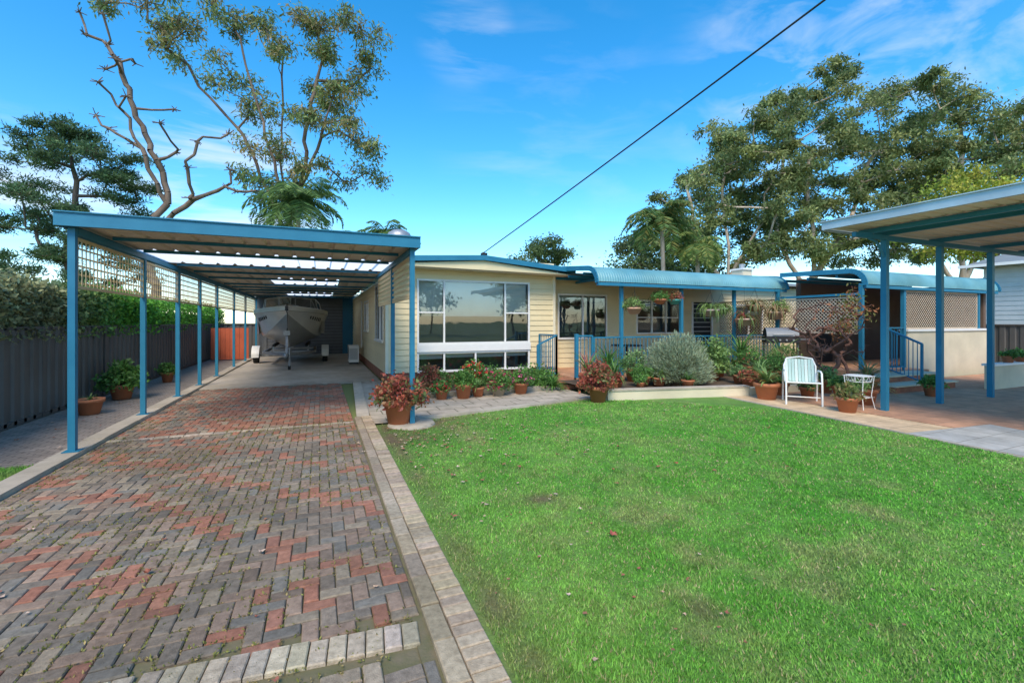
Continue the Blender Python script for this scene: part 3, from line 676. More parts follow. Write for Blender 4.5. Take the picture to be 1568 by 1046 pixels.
make_tree('eucalyptus_tree',(31.0,38.0,0),[[(0,0,0),(0,0,7)]],cs,'bark_dark',[(.08,.12,.05),(.10,.145,.055)],subs=8,per=70,ln=.34,wd=.08,rt=.012)
cs=crown([(-45,95),(-40,112),(-5,122),(35,118),(45,100),(20,92)],.0646,9,.9,1.4,1.5)
make_tree('acacia_tree',(20.6,40.2,0),[[(0,0,0),(0,0,5.5)]],cs,'bark_dark',[(.08,.12,.05),(.10,.145,.055)],subs=8,per=60,ln=.3,wd=.07,rt=.012,flat=.4)
cs=crown([(-115,110),(-120,183),(-95,205),(-50,223),(60,230),(100,230),(110,100)],.043,34,.8,1.3,2)
make_tree('jacaranda_tree',(40.4,15.6,0),[[(0,0,0),(0,0,4)]],cs,'bark_dark',[(.26,.31,.045),(.36,.34,.055),(.19,.25,.04)],subs=8,per=60,ln=.24,wd=.055,rt=.011)
for lx,ly in((-6,-24),(3,-30),(13,-34),(22,-28)):
    cs=[(rng.uniform(-3.5,3.5),rng.uniform(-3,3),rng.uniform(3.5,9),rng.uniform(1.3,2)) for _ in range(12)]
    make_tree('street_tree',(lx,ly,0),[[(0,0,0),(0,0,4)]],cs,'bark_dark',gum,subs=6,per=35,ln=.5,wd=.14,rt=.015)
def palm(name,loc,H,n,L,cols,rt=.14,lw=.03):
    mb=MB(); mb.tube([(0,0,0),(.15,0,H*.5),(0,0,H)],[rt*1.3,rt,rt*.9],'bark_pale',9)
    C=[];D=[];S=[];col=[]
    for i in range(n):
        az=i*2.399+rng.uniform(-.2,.2); el=radians(rng.uniform(-15,75)); Lf=L*rng.uniform(.8,1.1)
        hd=np.array([cos(az),sin(az),0]);p=np.array([0,0,H]);a=el;pts=[p]
        m=12
        for q in range(m):
            p=p+(hd*cos(a)+np.array([0,0,sin(a)]))*Lf/m; a-=radians(9+4*q/m); pts.append(p)
        mb.tube([tuple(q) for q in pts],[.03*(1-q/(m+1)) for q in range(m+1)],'leaf',4,cols[0],cap=False)
        side=np.cross(hd,[0,0,1])
        for q in range(1,m+1):
            for sub in range(4):
                pp=pts[q-1]+(pts[q]-pts[q-1])*sub/4; t=(q+sub/4)/m; l=Lf*.26*(max(.02,sin(pi*min(1,t*.9+.08)))**.6)
                for sg in(-1,1):
                    d=side*sg*.8+hd*.35+np.array([0,0,-.55+rng.normal(0,.15)]); d/=np.linalg.norm(d)
                    C.append(pp);D.append(d*l);S.append(np.cross(d,rdir(1)[0])*lw);col.append(np.array(cols[rng.integers(len(cols))])*rng.uniform(.7,1.3))
    mb.leaves(np.array(C),np.array(D),np.array(S),'leaf',np.array(col)); return mb.build(name,loc=loc)
pc=[(.09,.16,.05),(.13,.21,.06),(.07,.13,.045)]
palm('palm_tree',(-1.3,32,0),9.2,44,3.7,pc,lw=.045)
palm('palm_tree',(3.85,29.8,0),7.2,26,2.0,pc,lw=.035)
palm('palm_tree',(2.5,31.5,0),6.8,24,1.8,pc,lw=.035)
palm('palm_tree',(20.6,23.6,0),8.2,40,3.3,pc+[(.25,.23,.07)],lw=.045)
palm('palm_tree',(22.6,22.6,0),6.6,30,2.5,[(.12,.2,.06),(.25,.27,.08)],lw=.045)

# ---------------------------------------------------------------- plants & pots
def pot(mb,r,h,c=(0,0,0),m='terracotta'):
    mb.lathe([(0,0),(r*.68,0),(r*.9,h*.78),(r*1.02,h*.78),(r*1.05,h),(r*.93,h),(r*.9,h*.88),(0,h*.88)],m,c,22); 
    mb.lathe([(r*.9,h*.885),(0,h*.9)],'soil',c,16)
def strap(mb,n,L,w,cols,c=(0,0,0),el=(25,85),droop=10):
    for i in range(n):
        az=rng.uniform(0,2*pi);a=radians(rng.uniform(*el));l=L*rng.uniform(.6,1.1);p=np.array(c,float);hd=np.array([cos(az),sin(az),0]);sd=np.array([-sin(az),cos(az),0])
        pts=[p];m=6
        for q in range(m): p=p+(hd*cos(a)+np.array([0,0,sin(a)]))*l/m;a-=radians(droop*1.4);pts.append(p)
        ws=[w*x for x in(.7,1,1,.85,.6,.35,.05)]
        V=[tuple(pt+sd*ww*sg) for pt,ww in zip(pts,ws) for sg in(-1,1)]
        mb.add(V,[(2*j,2*j+1,2*j+3,2*j+2) for j in range(m)],'leaf',np.array(cols[rng.integers(len(cols))])*rng.uniform(.7,1.3))
def bushy(mb,r,h,n,ls,cols,c=(0,0,0),flower=None,fn=0):
    pts=[]
    for i in range(n):
        o=rdir(1)[0]*rng.uniform(.4,1)**.5; o[2]=abs(o[2])
        t=np.array(c)+o*np.array([r,r,h]); pts.append(t)
        if i%3==0: mb.tube([tuple(c),tuple(np.array(c)*.5+t*.5+rng.normal(0,.02,3)),tuple(t)],[.008,.005,.003],'bark_dark',4,cap=False)
    foliage(mb,pts,r*.16,14,ls,ls*.28,cols,.1)
    if flower is not None:
        P=np.array(pts)[rng.integers(0,n,fn)]+rng.normal(0,.02,(fn,3)); foliage(mb,P,.018,10,.045,.016,[flower],0)
G1=[(.09,.20,.045),(.13,.26,.06),(.07,.15,.04)];G2=[(.19,.28,.09),(.15,.24,.08)];G3=[(.2,.3,.12),(.1,.2,.07)]
RD=[(.28,.07,.055),(.22,.12,.06),(.34,.10,.06),(.13,.17,.06)]
def pp(x,y,z,r,h,kind,**kw):
    mb=MB(); pot(mb,r,h,m=kw.get('m','terracotta')); top=(0,0,h*.9)
    if kind=='bush': bushy(mb,kw['R'],kw['H'],kw.get('n',60),kw.get('ls',.06),kw.get('cols',G1),top,kw.get('fl'),kw.get('fn',0))
    elif kind=='strap': strap(mb,kw.get('n',40),kw['L'],kw.get('w',.014),kw.get('cols',G1),top,kw.get('el',(25,85)),kw.get('dr',10))
    return mb.build('potted_plant',loc=(x,y,z),rot=rng.uniform(0,6))
pp(1.12,7.1,.05,.24,.36,'bush',R=.38,H=.42,n=120,cols=RD,ls=.07)
pp(5.05,7.6,.02,.2,.32,'bush',R=.34,H=.5,n=100,cols=RD,ls=.07)
pp(5.8,8.1,.2,.2,.22,'strap',L=.7,n=60,cols=G1)
pp(6.6,8.2,.2,.2,.2,'bush',R=.25,H=.25)
pp(8.42,6.55,.03,.24,.33,'strap',L=.55,n=60,w=.03,cols=G2+[(.3,.2,.06)])
pp(8.5,5.05,.03,.18,.26,'bush',R=.2,H=.26,n=50,cols=[(.2,.16,.07),(.12,.16,.05)])
pp(9.55,5.35,.04,.2,.3,'strap',L=.6,n=50,cols=G2)
pp(-3.65,10.05,.02,.2,.26,'strap',L=.22,n=22,w=.01,cols=G2)
pp(-3.75,11.75,.02,.22,.3,'bush',R=.34,H=.5,n=100,ls=.09)
pp(-3.7,14.6,.02,.15,.25,'bush',R=.2,H=.3)
pp(2.75,9.1,.02,.18,.3,'bush',R=.25,H=.3,n=70)
pp(3.55,9.15,.02,.17,.2,'bush',R=.26,H=.36,n=70,fl=(.55,.05,.15),fn=40,m='concrete_pale')
pp(3.25,9.9,.08,.17,.25,'bush',R=.3,H=.4,n=80,fl=(.6,.04,.05),fn=50)
pp(2.2,9.8,.08,.17,.2,'bush',R=.28,H=.4,n=80,cols=RD)
pp(1.75,8.9,.02,.16,.25,'strap',L=.5,n=40,cols=G3)
pp(2.3,9.15,.02,.14,.2,'bush',R=.2,H=.22,n=40,fl=(.6,.05,.06),fn=30)
pp(3.1,9.2,.02,.14,.2,'strap',L=.4,n=36,cols=G2)
pp(4.1,9.2,.02,.17,.24,'bush',R=.28,H=.3,n=60,fl=(.6,.15,.3),fn=24)
pp(7.3,7.55,.2,.14,.16,'strap',L=.3,n=30)
pp(6.2,7.75,.22,.1,.12,'bush',R=.13,H=.15,n=25)
pp(5.6,7.9,.2,.13,.16,'bush',R=.2,H=.25,n=40,cols=RD)
pp(6.9,8.0,.2,.15,.18,'strap',L=.45,n=36,cols=G2)
pp(9.3,7.4,.18,.2,.25,'strap',L=.6,n=40,w=.025,cols=G2)
pp(9.9,7.5,.18,.2,.28,'bush',R=.35,H=.45,n=80)
pp(10.6,7.6,.18,.2,.28,'strap',L=.9,n=60,w=.014,cols=[(.2,.22,.08),(.3,.2,.1)])
pp(11.2,8.3,.18,.22,.3,'strap',L=1.2,n=60,w=.016,el=(40,88),cols=G2)
pp(8.9,8.4,.18,.22,.3,'bush',R=.4,H=.75,n=110,cols=G2,ls=.09)
pp(8.3,8.6,.18,.22,.3,'strap',L=1.1,n=60,w=.03,el=(45,88),cols=G1)
pp(5.7,9.0,.1,.2,.3,'strap',L=.85,n=60,w=.014,el=(45,88),cols=G1+RD[:1])
pp(6.4,9.2,.18,.2,.3,'strap',L=1.0,n=60,w=.014,el=(45,88),cols=G1)
pp(7.0,9.0,.18,.22,.3,'bush',R=.35,H=.5,n=80,cols=G3)
pp(9.6,8.9,.18,.22,.3,'strap',L=1.1,n=70,w=.02,el=(35,88),cols=G3)
pp(10.2,8.4,.18,.22,.3,'bush',R=.4,H=.5,n=90,cols=G1,fl=(.6,.1,.1),fn=14)
pp(10.8,9.2,.18,.22,.35,'strap',L=1.2,n=60,w=.022,el=(40,88),cols=G1)
pp(11.9,8.7,.18,.22,.35,'bush',R=.4,H=.45,n=80,cols=G2)
pp(9.0,7.7,.18,.16,.2,'bush',R=.2,H=.25,n=45,cols=G3)
pp(8.8,7.3,.18,.15,.18,'bush',R=.2,H=.2,n=45,cols=RD)
pp(10.3,6.6,.04,.2,.3,'bush',R=.25,H=.35,n=60,cols=G2)
pp(11.3,6.3,.04,.22,.32,'strap',L=.8,n=60,w=.016,el=(35,88),cols=[(.24,.26,.1),(.35,.22,.1)])
pp(9.9,6.0,.04,.17,.26,'bush',R=.2,H=.2,n=45)
pp(9.3,6.3,.04,.15,.22,'bush',R=.18,H=.25,n=40,cols=G3)
pp(9.1,6.75,.04,.17,.26,'strap',L=.5,n=40,cols=G1)
pp(11.9,5.4,.04,.16,.25,'bush',R=.2,H=.2)
for x in(15.2,15.8,16.3): pp(x,5.42,.63,.12,.16,'bush',R=.16,H=.16,n=30)
mb=MB(); bushy(mb,.55,.4,170,.07,G1); mb.build('hydrangea_bush',loc=(4.75,9.95,.08))
mb=MB(); bushy(mb,.4,.38,110,.07,G1); mb.build('shrub',loc=(2.45,10.4,.08))
mb=MB(); bushy(mb,.45,.4,120,.07,G1,flower=(.55,.05,.15),fn=50); mb.build('shrub',loc=(3.9,10.4,.08))
mb=MB(); strap(mb,120,.55,.014,G1,(0,0,0),(35,88),12); mb.build('agapanthus',loc=(5.0,9.4,.05))
mb=MB(); strap(mb,90,.4,.012,G1,(0,0,0),(35,88),12); mb.build('agapanthus',loc=(2.0,9.8,.08))
mb=MB(); n=950
az=rng.uniform(0,2*pi,n);el=np.arccos(rng.uniform(.0,1,n));L_=rng.uniform(.75,1.05,n)
d=np.stack([np.sin(el)*np.cos(az)*.82,np.sin(el)*np.sin(az)*.62,np.cos(el)*1.0+.12],1)*L_[:,None]
for i in range(0,n,5): mb.tube([(0,0,0),tuple(d[i]*.55+np.array([0,0,-.03])),tuple(d[i])],[.008,.005,.003],'bark_grey',4,cap=False)
cen=np.concatenate([d*q for q in(.6,.75,.88,1.0)])
N=len(cen)*6; C=np.repeat(cen,6,0)+rng.normal(0,.025,(N,3)); D=np.repeat(np.concatenate([d]*4),6,0); D=D/np.linalg.norm(D,axis=1,keepdims=True)+rdir(N)*.55
S=np.cross(D,rdir(N));S/=np.linalg.norm(S,axis=1,keepdims=True)
mb.leaves(C,D*.08,S*.009,'leaf',np.array([[.29,.34,.23]])*rng.uniform(.6,1.3,(N,1))); mb.build('lavender_bush',loc=(7.55,8.15,.17))
L=[(rng.uniform(-1.1,1.0),rng.uniform(-.7,.7),rng.uniform(.5,1.9),.3) for _ in range(30)]
make_tree('bare_climbing_vine',(10.7,6.9,.1),[[(0,0,0),(.1,0,.4)],[(0,0,.1),(-.4,.2,.6)],[(0,0,.1),(.5,-.1,.7)]],L,'twig',G1,subs=7,leafless=True,rt=.0042,step=.12,wob=.7,lift=-.3,rot=0)
L=[(rng.uniform(-.3,.3),rng.uniform(-.3,.3),rng.uniform(1.2,2.2),.3) for _ in range(12)]
make_tree('climbing_vine',(12.3,7.3,.1),[[(0,0,0),(.1,0,1)]],L,'twig',[(.2,.2,.06),(.3,.12,.05)],subs=6,per=8,ln=.1,wd=.02,rt=.005,step=.12,wob=.6,rot=0)
def hanging(x,y,z,r,col,kind,cols=G1,top=2.6):
    mb=MB(); mb.lathe([(0,-r*.9),(r*.6,-r*.85),(r*.95,-.05),(r*1.05,-.05),(r*1.05,0),(r*.9,0),(r*.85,-.04),(0,-.05)],'terracotta' if col is None else 'white_paint',(0,0,0),18,col or (1,1,1))
    for a in(0,2.1,4.2): mb.tube([(r*cos(a),r*sin(a),0),(0,0,r*2.2)],.004,'dark',4)
    mb.tube([(0,0,r*2.2),(0,0,max(top-z,r*2.3))],.004,'dark',4)
    if kind=='bush': bushy(mb,r*1.5,r*1.4,50,.05,cols,(0,0,-.02))
    else: strap(mb,70,r*3.3,.014,cols,(0,0,0),(10,70),22)
    mb.build('hanging_basket',loc=(x,y,z))
hanging(7.6,9.75,1.98,.2,(.8,.45,.3),'bush',G2)
hanging(8.45,9.75,2.22,.16,None,'bush'); hanging(8.95,9.75,2.22,.16,(.1,.5,.45),'bush',RD)
hanging(10.1,9.6,1.95,.23,(.5,.4,.35),'strap',G2); hanging(11.3,9.5,1.7,.24,(.7,.5,.4),'strap',G2+RD[:2]); hanging(12.3,9.3,1.9,.26,(.6,.4,.3),'strap',[(.3,.18,.1),(.2,.2,.08)])
hanging(10.75,9.8,2.0,.2,(.2,.3,.15),'strap',G2); hanging(11.85,9.6,2.1,.22,(.35,.2,.12),'strap',[(.28,.2,.1),(.2,.24,.1)]); hanging(12.8,9.5,2.0,.2,(.6,.35,.25),'bush',G2)
mb=MB(); n=420
x=np.where(rng.random(n)<.6,.9+np.abs(rng.normal(0,1.1,n)),rng.uniform(.9,7.3,n)); y=np.where(rng.random(n)<.55,rng.normal(6.2,.9,n),rng.uniform(1.3,7.2,n))
kk=(x<lawn_right(y)-.1)&(y<lawn_back(x)); x=x[kk];y=y[kk];
x=np.concatenate([x,rng.uniform(-2.5,.7,40),rng.uniform(-4.1,-2.9,60)]);y=np.concatenate([y,rng.uniform(2,9,40),rng.uniform(6.8,12,60)])
for a,b in zip(x,y):
    s_=rng.uniform(.012,.028)*(.8 if b<3.5 else 1.3);az=rng.uniform(0,2*pi);n_=9
    rr=[1,.55,.8,.5,.7,.5,.8,.55,.35] ; c=np.array([[.34,.16,.09],[.55,.38,.25],[.28,.13,.08],[.6,.46,.35],[.38,.14,.09]][rng.integers(5)])
    z0=.05 if a>.75 else .03
    tx,ty=rng.normal(0,.35,2); V=[(a,b,z0)]+[(a+s_*r_*cos(az+2*pi*i/n_),b+s_*r_*sin(az+2*pi*i/n_),z0+abs(s_*r_*(tx*cos(i)+ty*sin(i)))) for i,r_ in enumerate(rr)]
    mb.add(V,[(0,i,i%n_+1) for i in range(1,n_+1)],'leaf_dry',c)
for a,b,sc in((1.97,2.78,.05),(3.6,3.9,.035)):
    V=[(a,b,.06)]
    for i in range(15): q=(sc if i%3==0 else sc*.4); V.append((a+q*cos(i*2*pi/15),b+q*sin(i*2*pi/15),.05+.03*((i%5)/5)))
    mb.add(V,[(0,i,i%15+1) for i in range(1,16)],'leaf_dry',(.45,.14,.1))
mb.build('fallen_leaves')

# ---------------------------------------------------------------- boat on trailer
boat=empty('boat_on_trailer',(-1.02,17.0,0))
mb=MB(); secs=[]
for s_ in np.linspace(0,1,16):
    b=1.28*(1-(1-min(1,s_/.62))**2.1)+.02; kz=.62+.72*max(0,1-s_/.42)**1.8; gz=1.98+.16*(1-s_)**1.5; y=.2+s_*5.2
    cz=kz+.38+.18*(1-s_); cb=b*.80
    secs.append([(0,y+.0,kz),(cb*.97,y,cz-.03),(cb,y,cz),(b,y-.25*(1-s_),gz-.16),(b+.03,y-.25*(1-s_),gz-.15),(b+.03,y-.25*(1-s_),gz),(b-.05,y-.2*(1-s_),gz+.02),(0,y,gz+.12*(1-s_)+.02)])
A=np.array(secs); npf=A.shape[1]
for sg in(1,-1):
    B=A.copy();B[:,:,0]*=sg
    for j in range(npf-1):
        if j==6: 
            V=B[:7,j:j+2].reshape(-1,3);F=[(2*i,2*i+1,2*i+3,2*i+2) for i in range(6)]; mb.add(V,F,'boat_white',(1,1,1),True);continue
        V=B[:,j:j+2].reshape(-1,3);F=[(2*i,2*i+1,2*i+3,2*i+2) for i in range(15)]
        mb.add(V,F,'boat_grey' if j<1 else 'boat_white',(1,1,1) if j!=3 else (.3,.3,.3),True)
    V=np.stack([B[6:,6],B[6:,6]*np.array([.95,1,1])-np.array([0,0,.9])],1).reshape(-1,3); mb.add(V,[(2*i,2*i+1,2*i+3,2*i+2) for i in range(9)],'boat_grey')
    for q in range(6):
        s0=3+q*.45
        P=lambda s,j,t: (lambda a,b:(a+(b-a)*t))(B[int(s),j]+(B[int(s)+1,j]-B[int(s),j])*(s-int(s)),B[int(s),j+1]+(B[int(s)+1,j+1]-B[int(s),j+1])*(s-int(s)))
        V=[P(s0,2,.62),P(s0+.25,2,.62),P(s0+.25,2,.8),P(s0,2,.8)]; V=[tuple(v+np.array([sg*.008,-.008,0])) for v in V]; mb.add(V,[(0,1,2,3)],'dark')
V=[tuple(A[-1,j]*np.array([1,1,1])) for j in range(7)]+[tuple(A[-1,j]*np.array([-1,1,1])) for j in range(6,0,-1)]
mb.add(V,[tuple(range(len(V)))],'boat_white'); mb.build('hull',boat)
mb=MB()
for sg in(1,-1):
    V=[(0,2.1,2.1),(sg*.95,2.6,2.05),(sg*.85,2.85,2.5),(0,2.45,2.56)]; mb.add(V,[(0,1,2,3)],'glass'); 
    mb.tube([V[1],V[2],V[3],V[0]],.018,'boat_white',6); V2=[(sg*.95,2.6,2.05),(sg*1.1,3.6,2.0),(sg*1.0,3.5,2.35),(sg*.85,2.85,2.5)]; mb.add(V2,[(0,1,2,3)],'glass'); mb.tube([V2[1],V2[2],V2[3]],.018,'boat_white',6)
mb.tube([(-.9,2.3,2.02),(-.75,1.1,2.38),(-.25,.2,2.44),(.25,.2,2.44),(.75,1.1,2.38),(.9,2.3,2.02)],.014,'galv',6)
for x,y in((-.72,1.0),(.72,1.0),(-.25,.25),(.25,.25)): mb.tube([(x,y,2.05),(x,y,2.4)],.012,'galv',6)
mb.box(-.3,.3,5.2,5.6,1.2,2.35,'dark'); mb.build('windscreen_and_rails',boat)
mb=MB()
for sg in(1,-1):
    mb.obox((0,-.3,.52),(sg*.85,1.6,.5),.07,.1,'galv'); mb.obox((sg*.85,1.6,.5),(sg*.85,5.2,.5),.07,.1,'galv')
    c=(sg*1.22,2.9,.3)
    k_=24;V=[]
    for xx,r_ in((-.09,.17),(-.09,.27),(-.07,.3),(.07,.3),(.09,.27),(.09,.17)):
        for j in range(k_): V.append((c[0]+xx,c[1]+r_*cos(2*pi*j/k_),c[2]+r_*sin(2*pi*j/k_)))
    mb.add(V,[(i*k_+j,i*k_+(j+1)%k_,(i+1)*k_+(j+1)%k_,(i+1)*k_+j) for i in range(5) for j in range(k_)],'rubber',(1,1,1),True)
    for xx in(-.05,.05): mb.add([(c[0]+xx,c[1]+.18*cos(2*pi*j/k_),c[2]+.18*sin(2*pi*j/k_)) for j in range(k_)],[tuple(range(k_))],'galv')
    V=[]
    for a in np.linspace(0,pi,11):
        for xx in(-.13,.13): V.append((c[0]+xx,c[1]+.38*cos(a),c[2]+.03+.36*sin(a)))
    mb.add(V,[(2*i,2*i+1,2*i+3,2*i+2) for i in range(10)],'white_paint',(1,1,1),True)
    mb.add([(c[0]-.131,c[1]+.38*cos(a),c[2]+.03+.36*sin(a)) for a in np.linspace(0,pi,11)]+[(c[0]-.131,c[1]+.31*cos(a),c[2]+.03+.29*sin(a)) for a in np.linspace(pi,0,11)],[tuple(range(22))],'white_paint')
    mb.box(c[0]-.12,c[0]+.12,c[1]-.42,c[1]-.38,.26,.4,'white_paint')
mb.tube([(-1.2,2.9,.3),(1.2,2.9,.3)],.03,'galv'); mb.obox((-.85,1.7,.5),(.85,1.7,.5),.07,.07,'galv'); mb.obox((-.85,4.2,.5),(.85,4.2,.5),.07,.07,'galv')
for sg in(1,-1): mb.obox((sg*.55,2.0,.72),(sg*.6,4.9,.72),.1,.08,'rubber'); mb.obox((sg*.6,2.4,.5),(sg*.6,2.4,.72),.05,.05,'galv')
mb.obox((0,-.6,.5),(0,2.0,.5),.08,.1,'galv'); mb.obox((0,-.1,.5),(0,.12,1.2),.07,.07,'galv'); mb.box(-.1,.1,0.0,.2,1.15,1.3,'galv')
mb.tube([(.1,-.35,.12),(.1,-.35,.75)],.03,'galv'); mb.tube([(.06,-.35,.08),(.14,-.35,.08)],.08,'rubber',14); mb.tube([(.1,-.35,.75),(.22,-.35,.78)],.012,'galv')
mb.lathe([(0,.06),(.05,.05),(.06,0),(.05,-.05)],'galv',(0,-.65,.52),12); mb.tube([(0,.1,1.28),(0,.35,1.5)],.015,'dark',6)
mb.build('trailer',boat)

mb=MB(); mb.box(1.0,1.35,17.9,18.75,.1,.72,'white_paint'); mb.box(1.02,1.33,18.0,18.1,.03,.1,'dark');mb.box(1.02,1.33,18.5,18.6,.03,.1,'dark')
for j in range(5):
    r_=.24-j*.045; mb.tube([(.995,18.25+r_*cos(a),.42+r_*sin(a)) for a in np.linspace(0,2*pi,25)],.005,'steel_grey',4,cap=False)
for i in range(8): mb.box(1.02+i*.037,1.035+i*.037,17.893,17.899,.2,.62,'steel_grey')
mb.tube([(1.35,18.6,.6),(1.5,18.6,.6),(1.5,18.6,2.4)],.03,'white_paint'); mb.build('air_conditioner')

# ---------------------------------------------------------------- garden chair
mb=MB()
W=.29
for sg in(1,-1):
    mb.tube([(sg*W,-.30,0),(sg*W,-.27,.40),(sg*W,-.22,.60),(sg*W,-.10,.63),(sg*W,.16,.62),(sg*W,.25,.58),(sg*W,.30,.0)],.017,'white_paint',8)
    mb.tube([(sg*W,-.26,.42),(sg*W*.95,.2,.39)],.014,'white_paint',8)
mb.tube([(-W*.9,.2,.38),(-W*.93,.3,.7),(-W*.75,.34,.84),(0,.35,.87),(W*.75,.34,.84),(W*.93,.3,.7),(W*.9,.2,.38)],.017,'white_paint',8)
mb.tube([(-W,-.26,.42),(W,-.26,.42)],.014,'white_paint',8); mb.tube([(-W,-.24,.15),(W,-.24,.15)],.010,'white_paint',8)
for i in range(9):
    x0=-W*.86+i*W*1.72/9; x1=x0+W*1.72/9-.006; c=(1,1,1) if i%3 else (1.4,1.2,1.2)
    mb.add([(x0,-.25,.425),(x1,-.25,.425),(x1,.0,.39),(x0,.0,.39),(x1,.2,.40),(x0,.2,.40),(x1,.3,.72),(x0,.3,.72),(x1,.335,.83),(x0,.335,.83)],[(0,1,2,3),(3,2,4,5),(5,4,6,7),(7,6,8,9)],'mesh_pale',c)
mb.build('garden_chair',loc=(8.62,5.95,.03),rot=radians(-48))
mb=MB()
for sx in(-1,1):
    for sy in(-1,1): mb.tube([(sx*.17,sy*.17,0),(sx*.13,sy*.13,.25),(sx*.16,sy*.16,.6)],.008,'white_paint',6)
for z,r_ in((.6,.2),(.22,.16),(.5,.17)):
    mb.tube([(r_*cos(a),r_*sin(a),z) for a in np.linspace(0,2*pi,21)],.007,'white_paint',5,cap=False)
for i in range(-4,5): mb.tube([(i*.04,-.19,.6),(i*.04,.19,.6)],.004,'white_paint',4); mb.tube([(-.18,i*.04,.22),(.18,i*.04,.22)],.003,'white_paint',4)
for a in np.linspace(0,2*pi,13)[:-1]: mb.tube([(.18*cos(a),.18*sin(a),.5),(.2*cos(a+.25),.2*sin(a+.25),.6)],.004,'white_paint',4)
pot(mb,.09,.13,(0,0,.23),'concrete_pale'); bushy(mb,.14,.14,30,.05,G2,(0,0,.36))
mb.build('plant_stand',loc=(9.0,5.15,.03))
mb=MB()
V=[];kk_=9
for a in np.linspace(0,pi,kk_):
    for x in(-.4,.4): V.append((x,-.26*cos(a)*1.0,1.0+.24*sin(a)))
mb.add(V,[(2*i,2*i+1,2*i+3,2*i+2) for i in range(kk_-1)],'steel_grey',(1.6,1.6,1.6),True)
for x in(-.4,.4): mb.add([(x,-.26*cos(a),1.0+.24*sin(a)) for a in np.linspace(0,pi,kk_)],[tuple(range(kk_))],'dark')
mb.box(-.42,.42,-.28,.28,.82,.99,'dark'); mb.box(-.8,-.43,-.22,.22,.9,.93,'steel_grey'); mb.box(.43,.8,-.22,.22,.9,.93,'steel_grey')
for x in(-.38,.38):
    for y in(-.2,.2): mb.tube([(x,y,0),(x,y,.82)],.02,'steel_grey')
mb.box(-.4,.4,-.22,.22,.25,.28,'steel_grey'); mb.tube([(-.25,-.3,1.06),(.25,-.3,1.06)],.012,'galv')
for x in(-.25,-.08,.08,.25): mb.tube([(x,-.28,.9),(x,-.32,.9)],.025,'galv',10)
mb.build('barbecue',loc=(12.0,8.9,.2),rot=radians(-40))
mb=MB(); mb.lathe([(0,.7),(.45,.7),(.45,.73),(0,.73)],'dark',k=20); mb.tube([(0,0,0),(0,0,.7)],.03,'dark'); 
for a in(0,1.57,3.14,4.71): mb.tube([(0,0,.1),(.3*cos(a),.3*sin(a),0)],.02,'dark')
mb.build('outdoor_table',loc=(8.3,11.0,.2))
mb=MB(); mb.box(14.9,15.4,12.6,13.1,3.1,3.6,'render_cream'); mb.box(14.85,15.45,12.55,13.15,3.6,3.66,'white_paint'); mb.tube([(15.15,12.85,3.66),(15.15,12.85,3.85)],.1,'galv'); mb.build('chimney')

# ---------------------------------------------------------------- world, sun, camera
w=bpy.data.worlds.new('World'); scene.world=w; w.use_nodes=True; nt=w.node_tree; N=nt.nodes; L=nt.links
bg=N['Background']; sk=N.new('ShaderNodeTexSky'); sk.sky_type='NISHITA'; sk.sun_disc=False
EL=radians(48); AZ=radians(210)
sk.sun_elevation=EL; sk.sun_rotation=AZ; sk.air_density=1.0; sk.dust_density=.4; sk.ozone_density=3
hs=N.new('ShaderNodeHueSaturation'); hs.inputs['Saturation'].default_value=1.38; hs.inputs['Value'].default_value=2.0; hs.inputs['Hue'].default_value=.492
L.new(sk.outputs[0],hs.inputs['Color'])
tc=N.new('ShaderNodeTexCoord')
mp=N.new('ShaderNodeMapping'); mp.inputs['Rotation'].default_value=(0,radians(-25),radians(20)); mp.inputs['Scale'].default_value=(1.2,6,12); L.new(tc.outputs['Generated'],mp.inputs[0])
nz=N.new('ShaderNodeTexNoise'); nz.inputs['Scale'].default_value=1.3; nz.inputs['Detail'].default_value=7; nz.inputs['Roughness'].default_value=.55; nz.inputs['Distortion'].default_value=.4; L.new(mp.outputs[0],nz.inputs['Vector'])
cr=N.new('ShaderNodeValToRGB'); cr.color_ramp.elements[0].position=.47; cr.color_ramp.elements[1].position=.82; L.new(nz.outputs['Fac'],cr.inputs[0])
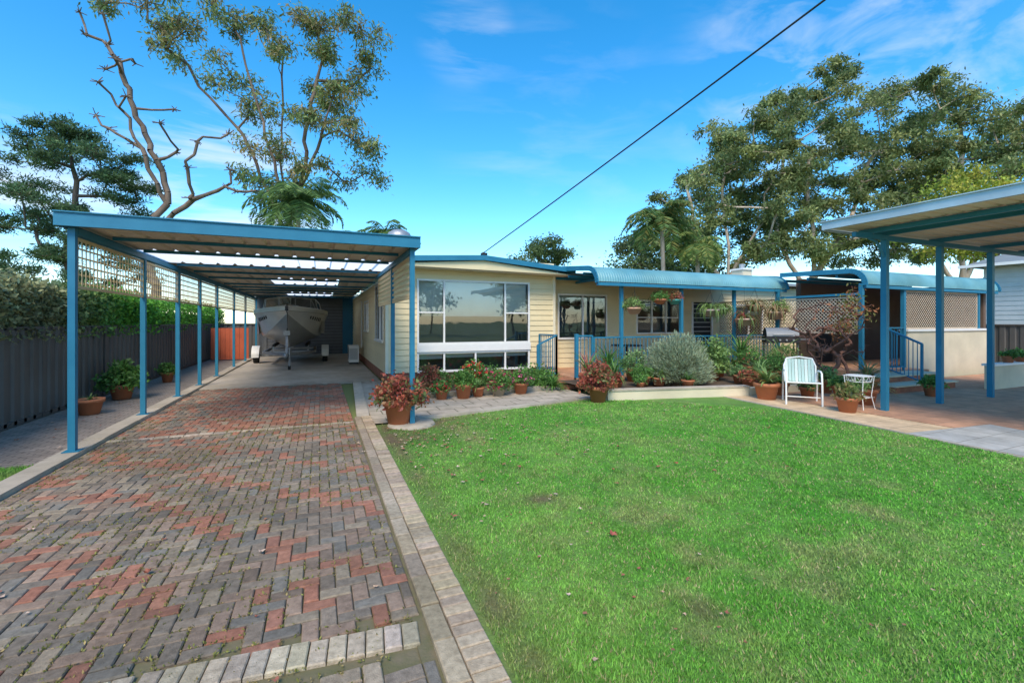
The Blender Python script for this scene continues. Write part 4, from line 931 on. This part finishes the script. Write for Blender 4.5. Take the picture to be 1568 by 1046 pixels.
def mask(d,lo,hi,amt):
    vm=N.new('ShaderNodeVectorMath'); vm.operation='DOT_PRODUCT'; L.new(tc.outputs['Generated'],vm.inputs[0]); vm.inputs[1].default_value=d
    mr=N.new('ShaderNodeMapRange'); mr.interpolation_type='SMOOTHSTEP'; L.new(vm.outputs['Value'],mr.inputs[0]); mr.inputs[1].default_value=lo; mr.inputs[2].default_value=hi; mr.inputs[3].default_value=0; mr.inputs[4].default_value=amt; return mr.outputs[0]
acc=None
for d,lo,hi,am in(((.85,.36,.38),.90,.99,.75),((.245,.809,.535),.995,1,.5),((-.164,.966,.199),.975,.998,1.6),((-.417,.905,.08),.965,.998,1.3),((.441,.819,.37),.96,1,.2)):
    o=mask(d,lo,hi,am)
    if acc is None: acc=o
    else:
        m_=N.new('ShaderNodeMath'); m_.operation='ADD'; L.new(acc,m_.inputs[0]); L.new(o,m_.inputs[1]); acc=m_.outputs[0]
m_=N.new('ShaderNodeMath'); m_.operation='MULTIPLY'; m_.use_clamp=True; L.new(acc,m_.inputs[0]); L.new(cr.outputs[0],m_.inputs[1])
mx=N.new('ShaderNodeMix'); mx.data_type='RGBA'; L.new(m_.outputs[0],mx.inputs[0]); L.new(hs.outputs[0],mx.inputs[6]); mx.inputs[7].default_value=(6.5,7,7.6,1)
L.new(mx.outputs[2],bg.inputs['Color']); bg.inputs['Strength'].default_value=.15
sd=bpy.data.lights.new('sun','SUN'); sd.energy=3.9; sd.angle=radians(24); sd.color=(1,.86,.68); so=bpy.data.objects.new('sun',sd); scene.collection.objects.link(so)
dv=Vector((sin(AZ)*cos(EL),cos(AZ)*cos(EL),sin(EL))); so.rotation_euler=dv.to_track_quat('Z','Y').to_euler()
cd=bpy.data.cameras.new('camera'); co=bpy.data.objects.new('camera',cd); scene.collection.objects.link(co); co.location=(0,0,1.6); co.rotation_euler=(radians(90),0,YAW)
cd.lens=16; cd.sensor_width=36; cd.shift_y=-.019; cd.clip_start=.05; cd.clip_end=2000; scene.camera=co
scene.view_settings.view_transform='Standard'; scene.view_settings.look='None'; scene.view_settings.exposure=0
